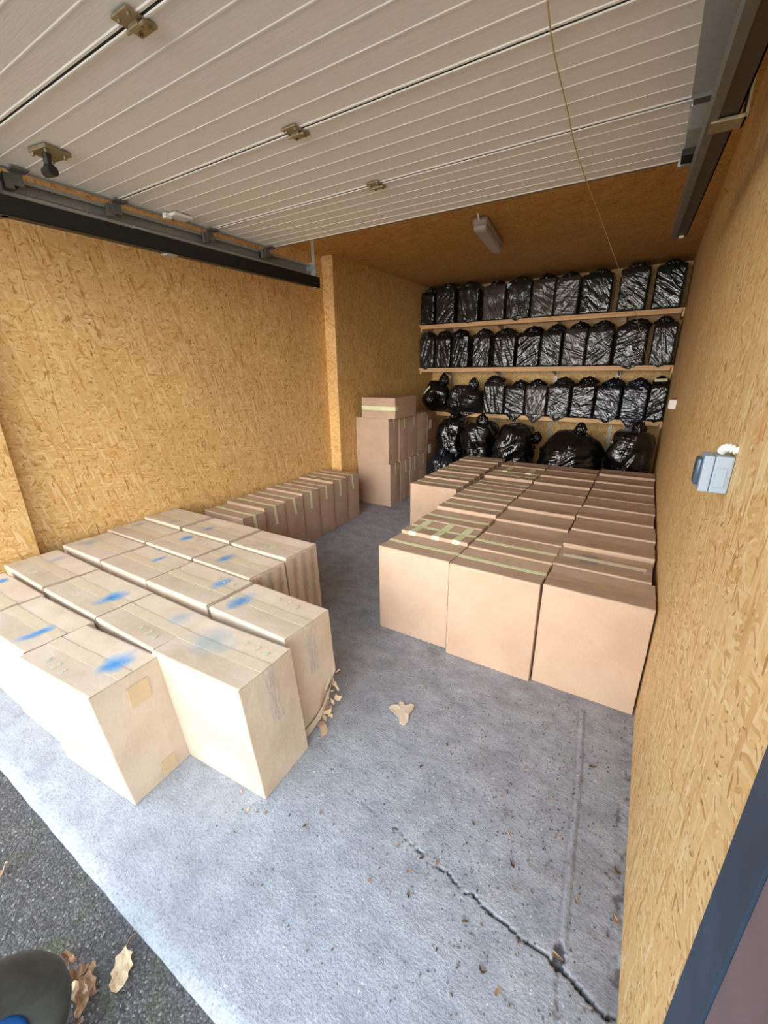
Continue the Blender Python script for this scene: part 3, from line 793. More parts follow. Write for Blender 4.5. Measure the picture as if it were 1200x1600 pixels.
def carton(x0, x1, y0, y1, z0, h, label, group, seed=0, rz=0.0, side='kraft_brown', top='kraft_top', tape=None, shear=0.0, sag=0.004,
           drop=0.0, cross=0, foot=False, torn=False, tw=0.045, dome=0.0, name='cardboard_box', lean=0.0):
    rnd = random.Random(seed)
    w, d = x1-x0, y1-y0
    root = empty(name, ((x0+x1)/2, (y0+y1)/2+shear, z0), rz)
    tag(root, label, 'box', group)
    sv = Vector((seed*1.7, seed*0.9, 0))
    def sh(p):  # lean of tired cardboard: the top is shifted towards the doorway
        return Vector((p.x, p.y-shear*(p.z/h), p.z))
    def zt(x, y):  # height of the lid surface
        a = 1-abs(y)/(d/2)
        b = 1-min(1, abs(x)/(w/2))
        return h-sag*a*(0.45+0.55*min(1, b*3))+dome*math.sin(min(1, b*1.2)*1.57)-(0.011 if side == 'kraft_brown' else 0.007)*y/d+0.0015*noise.noise(Vector((x*9, y*9, seed)))
    hb = h-0.0035
    def dsp(p, u):
        q = Vector((p.x, p.y, p.z+hb/2))
        if abs(u.z) < 0.97:
            bulge = 0.006*(1-u.z*u.z)
            amp = 0.0035*noise.noise(q*4.5+sv)
            if abs(u.x) > 0.98: q.x += math.copysign(bulge*(1-u.y*u.y)+amp*(1-u.z*u.z), u.x)
            if abs(u.y) > 0.98: q.y += math.copysign(bulge*(1-u.x*u.x)*0.6+amp*(1-u.z*u.z)*0.7, u.y)
        if u.z > 0.9: q.z = min(q.z, zt(q.x, q.y)-0.0045)
        if torn and u.x > 0.6 and u.z < -0.35:
            k = max(0, u.y-0.1)/0.9*min(1, (-0.35-u.z)/0.3)
            q.x -= 0.05*k*(0.6+noise.noise(q*25)); q.y -= 0.06*k*(0.7+noise.noise(q*19))
        return sh(q)
    n = (5, 4, 5) if not torn else (8, 12, 14)
    vs, fs = rounded(w/2, d/2, hb/2, 0.004, n, dsp, steps=(0.35, 1.0))
    body = obj('body', vs, fs, MAT[side], root, smooth=False)
    # two top flaps meeting in the middle
    for sy in (-1, 1):
        vs = []; fs = []
        NX, NY = 8, 4
        ys_ = [0.0008, 0.003, d*0.17, d*0.33, d/2-0.009, d/2-0.0035, d/2-0.0005, d/2+0.0008]
        zs_ = [0, 0, 0, 0, 0, -0.0018, -0.006, -0.011]
        for j, yy in enumerate(ys_):
            for i in range(NX+1):
                x = -w/2+0.001+(w-0.002)*i/NX
                z = zt(x, sy*yy)+zs_[j]
                if j < 2: z += 0.0012*noise.noise(Vector((x*14, sy*3, seed)))
                vs.append(sh(Vector((x, sy*yy, z))))
        m_ = len(vs)
        for p in list(vs): vs.append(p+Vector((0, 0, -0.0032)))
        R = len(ys_); Wd = NX+1
        for j in range(R-1):
            for i in range(NX):
                a = j*Wd+i; q = (a, a+1, a+Wd+1, a+Wd)
                fs.append(q if sy > 0 else q[::-1])
                q2 = tuple(m_+t for t in q)
                fs.append(q2[::-1] if sy > 0 else q2)
        ring = [i for i in range(Wd)]+[j*Wd+NX for j in range(1, R)]+[(R-1)*Wd+i for i in range(NX-1, -1, -1)]+[j*Wd for j in range(R-2, 0, -1)]
        for i in range(len(ring)):
            a, b = ring[i], ring[(i+1) % len(ring)]
            q = (a, m_+a, m_+b, b)
            fs.append(q if sy > 0 else q[::-1])
        obj('flap', vs, fs, MAT[top], root)
    # tape along the joint, down both ends when drop > 0
    if tape:
        pts = []
        e = 0.0015
        wob = [0.004*noise.noise(Vector((i*1.3, seed, 0))) for i in range(11)]
        dl, dr = (drop*rnd.uniform(.8, 1.15) for _ in range(2))
        if drop > 0: pts += [sh(Vector((-w/2-e-0.004, 0, h-dl))), sh(Vector((-w/2-e-0.002, 0, h-dl*.5))), sh(Vector((-w/2-e, 0, h-0.006)))]
        for i in range(11):
            x = -w/2+w*i/10
            pts.append(sh(Vector((x, wob[i], zt(x, 0)+e))))
        if drop > 0: pts += [sh(Vector((w/2+e, 0, h-0.006))), sh(Vector((w/2+e+0.004, 0.004*rnd.uniform(-1, 1), h-dr*.5))), sh(Vector((w/2+e+0.0055, 0.01*rnd.uniform(-1, 1), h-dr)))]
        strip('tape', pts, tw, (0, 1, 0), MAT[tape], root)
    for c in range(cross):
        x = (-0.5+(c+0.5)/cross+(0.02 if c else -0.03))*w*0.92
        pts = [sh(Vector((x+0.004, yy*d/2, (zt(x, yy*d/2)+0.0026)))) for yy in (-0.985, -.5, 0, .5, 0.985)]
        pts = [sh(Vector((x+0.004, -d/2-0.003, h-0.03))), sh(Vector((x+0.004, -d/2-0.002, h-0.001)))]+pts
        strip('cross_tape', pts, 0.05, (1, 0, 0), MAT['tape_green'], root)
    if foot:
        MB().box(w/2+0.002, w/2+0.0042, -0.03, 0.03, 0.015, 0.085).build('tape_patch', MAT['tape_brown'], root)
    return root, zt, sh

def cat_ord(i): return ['frontmost', 'second', 'third', 'fourth', 'fifth', 'sixth', 'seventh', 'eighth', 'ninth', 'rearmost'][i]
# right-hand block: four columns
G = 'brown cardboard boxes in the block along the right wall'
cols = [('in the column along the right wall', -0.295, 0.180, [1.972+0.2895*k for k in range(10)]),
        ('in the second column from right wall', -0.785, -0.305, [1.950+0.2865*k for k in range(10)]),
        ('in the third column from right wall', -1.265, -0.800, [1.985+0.2835*k for k in range(10)]),
        ('in the short column beside the aisle', -1.785, -1.325, [3.375+0.305*k for k in range(5)])]
sd = 100
for ci, (cn, x0, x1, yy) in enumerate(cols):
    for k, y in enumerate(yy):
        sd += 1
        r = random.Random(sd)
        tape, cross = None, 0
        if ci == 0: tape = 'tape_brown' if k != 1 else 'tape_clear'
        if ci == 1: tape = 'tape_green' if k < 2 else 'tape_brown'
        if ci == 2:
            tape = 'tape_green' if k not in (8, 9) else ('tape_brown' if k == 9 else None)
            if k == 1: cross = 3
            if k == 8: cross = 2
        if ci == 3: tape = 'tape_green'
        pos = cat_ord(k) if len(yy) == 10 else ['frontmost', 'second', 'middle', 'fourth', 'rearmost'][k]
        td = {'tape_green': 'pale green tape', 'tape_brown': 'brown tape', 'tape_clear': 'clear tape', None: 'no long tape'}[tape]
        if cross: td = '%d cross strips of green tape' % cross
        lab = 'brown box, %s, %s %s' % (td.replace('3', 'three').replace('2', 'two'), pos, cn)
        dep = (yy[1]-yy[0])-0.005
        hgt = 0.578+r.uniform(-0.008, 0.008)+(0.0 if k else -0.002)
        ox = r.uniform(-0.006, 0.006) if k else 0.0
        if ci == 0: ox = [0, -.014, -.004, 0, -.010, 0.0, -.003, -.004, -.007, 0][k]
        root, zt, sh = carton(x0+ox, x1+ox, y, y+dep, 0.0, hgt, lab, G, sd, rz=r.uniform(-0.008, 0.008) if k else 0.0, tape=tape, drop=0.10 if tape else 0, cross=cross,
               sag=0.010 if tape != 'tape_green' else 0.006, tw=0.032 if tape == 'tape_green' else 0.05)
        if (ci, k) in ((0, 0), (0, 1), (1, 0), (1, 1), (2, 0)):
            writing(root, -0.05, -dep*0.36 if ci != 1 else dep*0.18, zt(0, dep*0.3)+0.0008, 0.028, MAT['marker_olive'], gap=0.065)
        if (ci, k) == (0, 1):
            MB().box(-0.11, -0.03, -dep*0.42, dep*0.30, 0, 0.0008).build('grey_tape_patch', plain('grey_tape', s2l(150, 140, 136), 0.35), root, (0, 0, zt(-.07, .1)+0.0012))
            strip('loose_clear_tape', [(-w_*0.1, 0.0, hgt+0.001+0.006*abs(math.sin(w_*1.9))) for w_ in (2.0, 1.2, .4, -.4, -1.2, -2.1)][::-1], 0.03, (0, 1, 0.15), MAT['tape_grey'], root)
        if (ci, k) == (1, 9):
            strip('torn_paper_strip', [(-0.20, -0.09, hgt+0.003), (-0.16, -0.085, hgt+0.007), (-0.11, -0.095, hgt+0.003)], 0.07, (0.1, 1, 0), MAT['kraft_brown'], root)

# left-hand block of pale boxes
G = 'pale cardboard boxes in the block by the left wall'
rows = [
    ('frontmost row', 0.412, 0.672, 0.050, [(-2.885, -2.415), (-2.400, -1.935), (-1.930, -1.458)]),
    ('second row', 0.694, 0.966, 0.050, [(-2.985, -2.485), (-2.470, -1.962), (-1.952, -1.512), (-1.503, -1.038)]),
    ('middle row', 1.006, 1.288, 0.036, [(-3.02, -2.575), (-2.558, -2.100), (-2.088, -1.605), (-1.580, -1.100)]),
    ('fourth row', 1.300, 1.558, 0.028, [(-3.075, -2.620), (-2.602, -2.135), (-2.120, -1.640)]),
    ('rear row', 1.574, 1.848, 0.020, [(-3.09, -2.665), (-2.625, -2.145), (-2.118, -1.650)])]
MARKS = {'00': (-2.770, .62, 0.05, .05), '01': (-2.05, .50, .17, .055), '02': (-1.56, .575, .17, .085), '10': (-2.82, .895, .16, .05), '11': (-2.087, .833, .16, .07), '12': (-1.63, .92, .16, .09),
         '13': (-1.345, .87, .19, .15), '20': (-2.93, 1.118, .15, .055), '21': (-2.303, 1.222, .145, .04), '22': (-1.731, 1.197, .13, .065), '23': (-1.50, 1.115, .17, .075), '30': (-3.0, 1.478, .14, .05),
         '31': (-2.45, 1.48, .12, .065), '32': (-1.965, 1.413, .13, .06), '40': (-2.80, 1.625, .11, .045), '41': (-2.462, 1.675, .13, .045)}
ordn = {3: ['nearest the left wall', 'in the middle', 'nearest the aisle'], 4: ['nearest the left wall', 'second from the left wall', 'third from the left wall', 'nearest the aisle']}
for ri, (rn, y0, y1, shr, xs) in enumerate(rows):
    for ci, (x0, x1) in enumerate(xs):
        sd += 1
        r = random.Random(sd)
        rz = 0.012*r.uniform(-1, 1)
        if (ri, ci) == (0, 2): rz = 0.075
        if (ri, ci) == (1, 3): rz = 0.060
        if (ri, ci) in ((0, 1),): rz = 0.03
        key = '%d%d' % (ri, ci)
        extra = {'02': 'brown patches on its side', '13': 'faint blue blot', '23': 'bottom corner torn open', '42': 'no blue mark', '32': 'bold blue smear'}.get(key, 'blue sprayed lid')
        lab = 'pale box with %s, %s, %s' % (extra, rn, ordn[len(xs)][ci])
        h = 0.560+r.uniform(-0.004, 0.004)+(0.006 if key == '13' else 0)
        root, zt, sh = carton(x0, x1, y0, y1, 0.0, h, lab, G, sd, rz=rz, side='kraft_pale', top='kraft_pale', tape='tape_grey' if ri != 9 else None, shear=shr, sag=0.006, drop=0.0, tw=0.05, torn=(key == '23'))
        w, d = x1-x0, y1-y0
        # darker, sun-tanned end facing the aisle
        if key in MARKS:
            mx, my, L_, W_ = MARKS[key]
            lx, ly = mx-(x0+x1)/2, my-(y0+y1)/2
            ang = math.radians(82+r.uniform(-9, 9)) if key != '13' else 1.2
            NX = 6; vs = []; fs = []
            for j in range(NX+1):
                for i in range(4):
                    a = (-0.5+j/NX)*L_*1.15; b = (-0.5+i/3)*W_*1.5
                    X = lx+a*math.cos(ang)-b*math.sin(ang); Y = ly+a*math.sin(ang)+b*math.cos(ang)
                    Y = max(-d/2+0.004, min(d/2-0.004, Y)); X = max(-w/2+.004, min(w/2-.004, X))
                    vs.append(Vector((X, Y-shr, zt(X, Y)+0.0032)))
            fs = [(j*4+i, j*4+i+1, (j+1)*4+i+1, (j+1)*4+i) for j in range(NX) for i in range(3)]
            obj('spray_mark', vs, fs, MAT['spray_soft' if key in ('13', '12', '20', '30', '40', '10') else 'spray_blue'], root)
        if key in ('02', '13', '23', '10', '12', '22', '31', '42'):
            wx, wy = {'02': (-0.12, -0.09), '13': (0.05, 0.06), '23': (-0.02, 0.07), '10': (-0.06, -0.09), '12': (0.02, -0.08), '22': (0.06, 0.06), '31': (0.0, 0.05), '42': (-0.02, -0.06)}[key]
            writing(root, wx, wy-shr, h+0.0012, 0.025, MAT['marker_green'], rz=-0.1)
        if key == '02':
            for (yy, zz, a_, b_) in ((0.02, 0.46, .04, .045), (0.03, .06, .03, .03)):
                s_ = shr*(zz/h)
                MB().add([(w/2+.0075, yy-a_-s_, zz-b_), (w/2+.0075, yy+a_-s_, zz-b_), (w/2+.0075, yy+a_-s_, zz+b_), (w/2+.0075, yy-a_-s_, zz+b_), (w/2+.004, yy-a_-s_, zz-b_), (w/2+.004, yy+a_-s_, zz-b_), (w/2+.004, yy+a_-s_, zz+b_), (w/2+.004, yy-a_-s_, zz+b_)],
                         [(0, 1, 2, 3), (7, 6, 5, 4), (0, 4, 5, 1), (1, 5, 6, 2), (2, 6, 7, 3), (3, 7, 4, 0)]).build('paper_patch', MAT['patch'], root)
        if key in ('13', '23', '42', '32'):
            pts = [Vector((w/2+0.002, 0.0-shr, h-0.004))]+[Vector((w/2+0.0085, 0.006*math.sin(i*1.7+sd)-shr*(1-i*0.04/h), h-0.02-i*0.04)) for i in range(7)]
            strip('tape_drop', pts, 0.055, (0, 1, 0), MAT['tape_clear'], root)
        if key in ('42', '32'):
            for q in range(3):
                yy = (-0.3+0.28*q)*d; L_ = 0.30+0.1*q
                vs = []
                for j in range(6):
                    z = h-0.015-j*(L_/5)
                    for b in (-1, 1): vs.append(Vector((w/2+0.009, yy+b*0.028-shr*z/h, z)))
                obj('damp_stain', vs, [(2*j, 2*j+1, 2*j+3, 2*j+2) for j in range(5)], MAT['stain'], root)
        if key == '23':
            rr = random.Random(5)
            for q in range(12):
                p = Vector((w/2-0.012+rr.uniform(-.02, .02), d/2-0.01-q*0.012+rr.uniform(-.01, .01), 0.015+rr.uniform(0, .20)*(1-q/14)))
                dirv = Vector((rr.uniform(.3, 1), rr.uniform(-.2, .8), rr.uniform(-.7, .3))).normalized()
                l_ = rr.uniform(.02, .055); pts = []
                for j in range(5):
                    t = j/4; pts.append(p+dirv*l_*t+Vector((0, 0, math.sin(t*3+q)*0.012+0.004))+Vector((0.008*math.sin(q+t*5), 0, 0)))
                for pt in pts: pt.z = max(pt.z, 0.003)
                strip('torn_shred', pts, rr.uniform(.012, .026), (rr.uniform(-.6, .6), .6, rr.uniform(.2, 1)), MAT['kraft_mid'], root, th=0.002)
            strip('torn_shred', [(w/2+.01, -.02, .003), (w/2+.035, -.03, .008), (w/2+.065, -.05, .004), (w/2+.075, -.07, .003)], .035, (.3, 1, 0), MAT['kraft_mid'], root, th=0.002)
            strip('torn_edge', [(w/2+.004, -d/2+.01, .012), (w/2+.012, -d/4, .03), (w/2+.012, 0, .06), (w/2+.004, d/4, .12), (w/2-.004, d/2-.012, .22)], .05, (0, .35, 1), MAT['kraft_pale'], root, th=0.003)

# row of boxes along the left wall
G = 'brown boxes standing in a row along the left wall'
for k in range(7):
    sd += 1; r = random.Random(sd)
    t = k/6
    x1 = -2.555-0.075*t+r.uniform(-.004, .004); x0 = max(x1-0.465, -3.092)
    y = 2.03+0.2435*k
    lab = 'narrow brown box with pale green tape, %s in the row along the left wall' % ['frontmost', 'second', 'third', 'fourth', 'fifth', 'sixth', 'rearmost'][k]
    carton(x0, x1, y, y+0.236, 0, 0.502+r.uniform(-.005, .005), lab, G, sd, tape='tape_green', drop=0.15, foot=True, tw=0.026, sag=0.005)
# stack at the rear left
G = 'brown boxes stacked two high behind the row'
for lv in range(2):
    for k in range(4):
        sd += 1; r = random.Random(sd)
        y = 4.172+0.2495*k
        x0, x1 = (-2.945, -2.478) if lv == 0 else (-2.952, -2.500)
        lab = 'brown box in the rear left stack, %s course, %s' % (['lower', 'upper'][lv], ['frontmost', 'second from the front', 'third from the front', 'rearmost'][k])
        carton(x0+r.uniform(-.003, .003), x1+r.uniform(-.003, .003), y, y+0.242, 0.521*lv, 0.519 if lv == 0 else 0.531, lab, G, sd, tape='tape_green', drop=0.13 if lv else .16, foot=True, tw=0.024, sag=0.0015)
# the box lying on top of the stack
sd += 1
rt_ = empty('cardboard_box', (-2.645, 4.445, 1.0545), 0.02)
tag(rt_, 'brown box lying flat on top of the rear left stack, green tape along its front', 'box')
vs, fs = rounded(0.222, 0.265, 0.117, 0.004, (4, 4, 3), lambda p, u: p+Vector((0, 0, 0.117))+Vector((math.copysign(.003*(1-u.z*u.z), u.x) if abs(u.x) > .98 else 0, 0, 0)))
obj('body', vs, fs, MAT['kraft_brown'], rt_)
MB().box(-0.222, 0.222, -0.268, -0.2655, 0.150, 0.2335).build('flap', MAT['kraft_brown'], rt_)
MB().box(-0.222, 0.222, -0.268, -0.2655, 0.002, 0.147).build('flap', MAT['kraft_brown'], rt_)
strip('tape', [(-0.224, -0.2695, 0.116), (0.0, -0.270, 0.116), (0.2235, -0.2695, 0.116), (0.2285, -0.262, 0.116), (0.2285, -0.20, 0.117)], 0.045, (0, 0, 1), MAT['tape_green'], rt_)
# dark stack with white labels
G = 'three dark boxes stacked in the rear left corner'
zz = 0.0
for k, hh in enumerate((0.34, 0.335, 0.345)):
    sd += 1
    root, zt, sh = carton(-2.94, -2.50+0.004*k, 5.19, 5.47, zz, hh, ['dark brown box at the bottom of the corner stack', 'dark brown box with a white label, middle of the corner stack', 'dark brown box with a white label, top of the corner stack'][k], G, sd, side='kraft_dark', top='kraft_dark', tape='tape_brown', sag=0.0015, foot=False)
    if k:
        MB().box(0.2285, 0.2305, -0.10, -0.025, 0.14, 0.26).build('paper_label', MAT['white_paper'], root)
    zz += hh+0.001

# ------------------------------------------------------------------ shelves
YF = 5.82
uy = YB-0.0005
for i, x in enumerate((-2.62, -1.87, -1.112, -0.36)):
    mb = MB().box(x-0.018, x-0.006, uy-0.022, uy, 0.05, 2.20).box(x+0.006, x+0.018, uy-0.022, uy, 0.05, 2.20).box(x-0.018, x+0.018, uy-0.004, uy, 0.05, 2.20)
    tag(mb.build('shelf_upright', MAT['galv']), 'slotted steel upright on the back wall, %s from the left wall' % ['nearest', 'second', 'third', 'farthest'][i], 'upright', 'steel uprights carrying the shelves')
for lv, zt_ in enumerate((0.988, 1.603, 2.180)):
    sh_ = empty('wall_shelf', ((X2+XR)/2, 6.04, zt_))
    tag(sh_, '%s pine shelf across the back wall holding black bags' % ['lowest', 'middle', 'topmost'][lv], 'shelf', 'pine shelves on the back wall')
    hw = (XR-X2)/2-0.004
    MB().box(-hw, hw, YF-6.04, 0.245, -0.020, 0.0, 0.002).build('shelf_board', MAT['pine'], sh_)
    MB().box(-hw+0.02, hw-0.03, YF-6.04+0.004, YF-6.04+0.030, -0.052, -0.0205, 0.002).build('front_batten', MAT['pine'], sh_)
    MB().box(-hw+0.02, hw-0.03, 0.215, 0.242, -0.070, -0.0205, 0.002).build('rear_batten', MAT['pine'], sh_)
    for s in (-1, 1):
        MB().box(s*hw-0.022 if s > 0 else -hw, hw if s > 0 else -hw+0.022, YF-6.04+0.034, 0.21, -0.085, -0.0205, 0.002).build('end_block', MAT['pine'], sh_)
    for x in (-2.62, -1.87, -1.112, -0.36):
        xx = x-(X2+XR)/2
        MB().add([(xx-.004, .238, -.021), (xx+.004, .238, -.021), (xx-.004, -.17, -.021), (xx+.004, -.17, -.021), (xx-.004, .238, -.12), (xx+.004, .238, -.12), (xx-.004, -.17, -.035), (xx+.004, -.17, -.035)],
                 [(0, 1, 3, 2), (4, 6, 7, 5), (0, 4, 5, 1), (2, 3, 7, 6), (0, 2, 6, 4), (1, 5, 7, 3)]).build('bracket', MAT['galv'], sh_)

# ------------------------------------------------------------------ black bags
def ridged(p): return 1-abs(noise.noise(p))*2
def bag(x0, x1, y0, y1, z0, z1, label, group, seed, mat='bag_black', round_=0.022, sackness=0.0, knot=(0.0, 0.0), droop=0.0, tape=False, ksize=1.0, kz=0.0, lean=0.0):
    r = random.Random(seed)
    w, d, h = x1-x0, y1-y0, z1-z0
    root = empty('bin_bag', ((x0+x1)/2, (y0+y1)/2, z0))
    tag(root, label, 'bag', group)
    ang = r.uniform(0.2, 1.2)*r.choice((-1, 1))
    ca, sa = math.cos(ang), math.sin(ang)
    off = Vector((seed*2.3, seed*1.1, seed*0.7))
    amp = 0.009 if not sackness else 0.024
    def dsp(p, u):
        q = Vector(p)
        if sackness:
            k = 1-sackness*0.55*max(0, u.z)**2-sackness*0.10*max(0, -u.z)**2
            q.x *= k; q.y *= k
        else:
            q.x *= 1+0.035*(0.5-0.5*u.z)*r_b
            if u.z > 0.75: q.y += 0.02*(u.z-0.75)*4*(1 if u.y < 0 else 0)
        # folds running diagonally, gathering towards the tied end
        a = q.x*ca+q.z*sa; b = -q.x*sa+q.z*ca
        f = ridged(Vector((a*20, b*4, q.y*6))+off)*0.75+ridged(Vector((a*42, b*7, q.y*12))+off)*0.25
        g = noise.noise(q*8+off)
        nrm = Vector((u.x**3, u.y**3, u.z**3))
        if nrm.length > 0: nrm.normalize()
        q += nrm*(amp*(f-0.45)+amp*(1.1 if sackness else 0.6)*g)
        q.x += lean*u.z
        if sackness:
            q += nrm*(0.05*noise.noise(Vector((q.x*3.2, q.y*3.2, q.z*3.2))+off)+0.03*noise.noise(Vector((q.x*7, q.y*7, q.z*5))-off))
            q.z = min(q.z, h/2+0.01)
        return q+Vector((0, 0, h/2))
    r_b = r.uniform(-1, 1)
    n = (30, 6, 40) if not sackness else (30, 16, 30)
    vs, fs = rounded(w/2, d/2, h/2, min(round_ if not sackness else min(w, d, h)*0.34, min(w, d, h)*0.48), n, dsp, steps=(0.25, 0.6, 1.0))
    for v in vs: v.z = max(v.z, 0.001)
    obj('sack_body', vs, fs, MAT[mat], root, smooth=True)
    # tied, crumpled top
    kx, ky = knot
    bm = bmesh.new(); bmesh.ops.create_icosphere(bm, subdivisions=4, radius=1.0)
    kw, kd, kh = (w*0.38, d*0.32, 0.055) if not sackness else (0.055, 0.05, 0.065)
    kw *= ksize; kh *= ksize
    for v in bm.verts:
        c = v.co.copy()
        f = 0.75+0.42*ridged(c*2.4+off)+0.22*ridged(c*5.5+off)
        top = max(0, c.z)
        v.co = Vector((c.x*kw*f*(1-0.35*top), c.y*kd*f*(1-0.35*top), c.z*kh*f+0.012*noise.noise(c*3+off)))
    kv = [v.co.copy() for v in bm.verts]; kf = [tuple(v.index for v in f.verts) for f in bm.faces]; bm.free()
    obj('tied_top', kv, kf, MAT[mat if mat != 'bag_brown' else 'bag_black'], root, (kx+(lean if sackness else 0), ky-(0.0 if sackness else 0.04), h+kz+(0.012 if not sackness else 0.02)), smooth=True)
    if droop > 0:   # slack pointed bottom hanging over the shelf edge
        vs = []; fs = []
        NX, NZ = 12, 8
        for s in (0, 1):
            for j in range(NZ+1):
                t = j/NZ
                for i in range(NX+1):
                    u = -1+2*i/NX
                    x = u*(w/2-0.006)*(1-t*0.92)+0.02*t*r_b
                    z = 0.03-t*droop
                    y = -d/2-0.010-(0.012*(1-abs(u))*(1-t*.4))*(1-s)+0.014*s+0.006*ridged(Vector((x*50, z*30, s)))
                    vs.append(Vector((x, y, z)))
        M_ = (NX+1)*(NZ+1); Wd = NX+1
        for j in range(NZ):
            for i in range(NX):
                a = j*Wd+i
                fs.append((a, a+Wd, a+Wd+1, a+1)); fs.append((M_+a, M_+a+1, M_+a+Wd+1, M_+a+Wd))
        for j in range(NZ):
            for i in (0, NX):
                a = j*Wd+i; q = (a, a+Wd, M_+a+Wd, M_+a); fs.append(q if i else q[::-1])
        fs += [(i, i+1, M_+i+1, M_+i) for i in range(NX)]+[(NZ*Wd+i+1, NZ*Wd+i, M_+NZ*Wd+i, M_+NZ*Wd+i+1) for i in range(NX)]
        obj('slack_corner', vs, fs, MAT[mat], root, smooth=True)
    if tape:
        t_ = tape
        yt = -d/2-0.022 if not (sackness and t_[1] > .7) else -d*0.40
        strip('tape', [(t_[0]-t_[2]/2, yt+.010, t_[1]), (t_[0], yt, t_[1]+t_[3]/2), (t_[0]+t_[2]/2, yt+.008, t_[1]+t_[3])], 0.030, (0, -0.2, 1), MAT['tape_green'], root, th=0.002)
    return root

NTH = ['leftmost', 'second from the left', 'third from the left', 'fourth from the left', 'fifth from the left', 'sixth from the left', 'seventh from the left', 'eighth from the left', 'ninth from the left', 'tenth from the left', 'rightmost']
top_row = [(-2.945, -2.735, 2.60, 'bag_black', 0), (-2.71, -2.435, 2.63, 'bag_grey', 0), (-2.385, -2.10, 2.625, 'bag_grey', 0.04), (-2.04, -1.755, 2.60, 'bag_brown', 0), (-1.735, -1.435, 2.62, 'bag_grey', 0.05),
           (-1.425, -1.155, 2.61, 'bag_brown', 0), (-1.15, -0.885, 2.605, 'bag_brown', 0), (-0.865, -0.545, 2.60, 'bag_green', 0), (-0.475, -0.19, 2.62, 'bag_grey', 0.02), (-0.135, 0.135, 2.61, 'bag_green', 0)]
mid_row = [(-2.945, -2.725, 2.03, 'bag_grey', 0.05), (-2.71, -2.465, 2.03, 'bag_black', 0.01), (-2.455, -2.21, 2.03, 'bag_black', 0), (-2.15, -1.905, 2.03, 'bag_grey', 0.01), (-1.855, -1.575, 2.015, 'bag_grey', 0), (-1.55, -1.265, 2.02, 'bag_black', 0),
           (-1.255, -1.015, 2.02, 'bag_grey', 0), (-0.995, -0.735, 2.035, 'bag_brown', 0.03), (-0.725, -0.455, 2.035, 'bag_grey', 0), (-0.425, -0.115, 2.03, 'bag_grey', 0.07), (-0.065, 0.160, 2.05, 'bag_grey', 0.05)]
low_row = [(-1.945, -1.665, 1.415, 'bag_grey', 0.02), (-1.650, -1.385, 1.365, 'bag_grey', 0.11), (-1.375, -1.115, 1.375, 'bag_brown', 0.12), (-1.105, -0.835, 1.395, 'bag_grey', 0.08), (-0.820, -0.555, 1.41, 'bag_black', 0.02),
           (-0.545, -0.275, 1.38, 'bag_blue', 0.07), (-0.265, 0.000, 1.385, 'bag_blue', 0.12), (0.005, 0.178, 1.41, 'bag_black', 0.04)]
sd = 500
for nm, rowd, z0, dy in (('top', top_row, 2.1805, 0.0), ('middle', mid_row, 1.6035, 0.0), ('lowest', low_row, 0.9885, -0.025)):
    for i, (x0, x1, z1, mt, dr) in enumerate(rowd):
        sd += 1
        r = random.Random(sd)
        j = i+(2 if nm == 'lowest' else 0)
        word = {'bag_black': 'glossy black', 'bag_grey': 'wrinkled black', 'bag_brown': 'thin black', 'bag_blue': 'bluish black', 'bag_green': 'greenish black'}[mt]
        pos = 'rightmost' if i == len(rowd)-1 else NTH[j]
        lab = '%s square bag on the %s shelf, %s' % (word, nm, pos)
        last_bag = bag(x0, x1, YF-0.002+dy, YF+0.40+dy, z0, z1, lab, 'black bags on the %s shelf' % nm, sd, mt, knot=(r.uniform(-.03, .03), r.uniform(-.03, .03)), droop=dr, ksize=0.85 if nm == 'top' else r.uniform(.9, 1.1), lean=0.0,
            tape=(0.0, (z1-z0)+.035, .12, .005) if (nm, i) == ('lowest', 7) else False)
        if (nm, i) in (('top', 4), ('middle', 2)):
            sx = -1 if nm == 'top' else 1
            e = (x1-x0)/2-.006
            MB().add([(sx*e, -.214, z1-z0-.03), (sx*e, -.214, z1-z0-.09), (sx*(e-.06), -.216, z1-z0-.03), (sx*e, -.217, z1-z0-.03), (sx*e, -.217, z1-z0-.09), (sx*(e-.06), -.219, z1-z0-.03)],
                     [(0, 1, 2), (5, 4, 3), (0, 3, 4, 1), (1, 4, 5, 2), (2, 5, 3, 0)]).build('pale_blue_scrap', plain('pale_blue_scrap', s2l(170, 195, 225), 0.5), last_bag)
g = 'round black bags on the lowest shelf'
bag(-2.90, -2.50, 5.80, 6.2, 0.9885, 1.42, 'round glossy black bag with a pale tape strip, lowest shelf, beside the left wall', g, 601, 'bag_black', sackness=0.45, knot=(.12, -.10), ksize=1.2, tape=(-.10, .26, .10, .10))
bag(-2.49, -1.99, 5.72, 6.15, 0.9885, 1.36, 'bulky slumped black bag, second on the lowest shelf', g, 602, 'bag_grey', sackness=0.25, knot=(.12, -.05), ksize=1.2, droop=0.09)
g = 'large black sacks on the floor under the shelves'
bag(-2.42, -2.07, 5.30, 5.78, 0.0, 0.94, 'tall black sack on the floor beside the dark corner boxes', g, 603, 'bag_black', sackness=0.25, knot=(0, 0), ksize=1.0)
bag(-2.38, -2.06, 4.95, 5.27, 0.0, 0.52, 'low bluish black sack in front of the tall sack', g, 604, 'bag_blue', sackness=0.3, knot=(0, 0), ksize=0.9)
bag(-2.02, -1.63, 5.16, 5.76, 0.0, 0.92, 'glossy black sack with pale green tape on its neck, under the lowest shelf', g, 605, 'bag_black', sackness=0.12, knot=(.03, -.08), ksize=1.3, tape=(-.08, .80, .17, .0))
bag(-1.565, -1.13, 5.10, 5.74, 0.0, 0.92, 'broad round black sack with a side ear, on the floor under the shelves', g, 606, 'bag_black', sackness=0.2, knot=(.245, 0.0), kz=-.17, ksize=1.0)
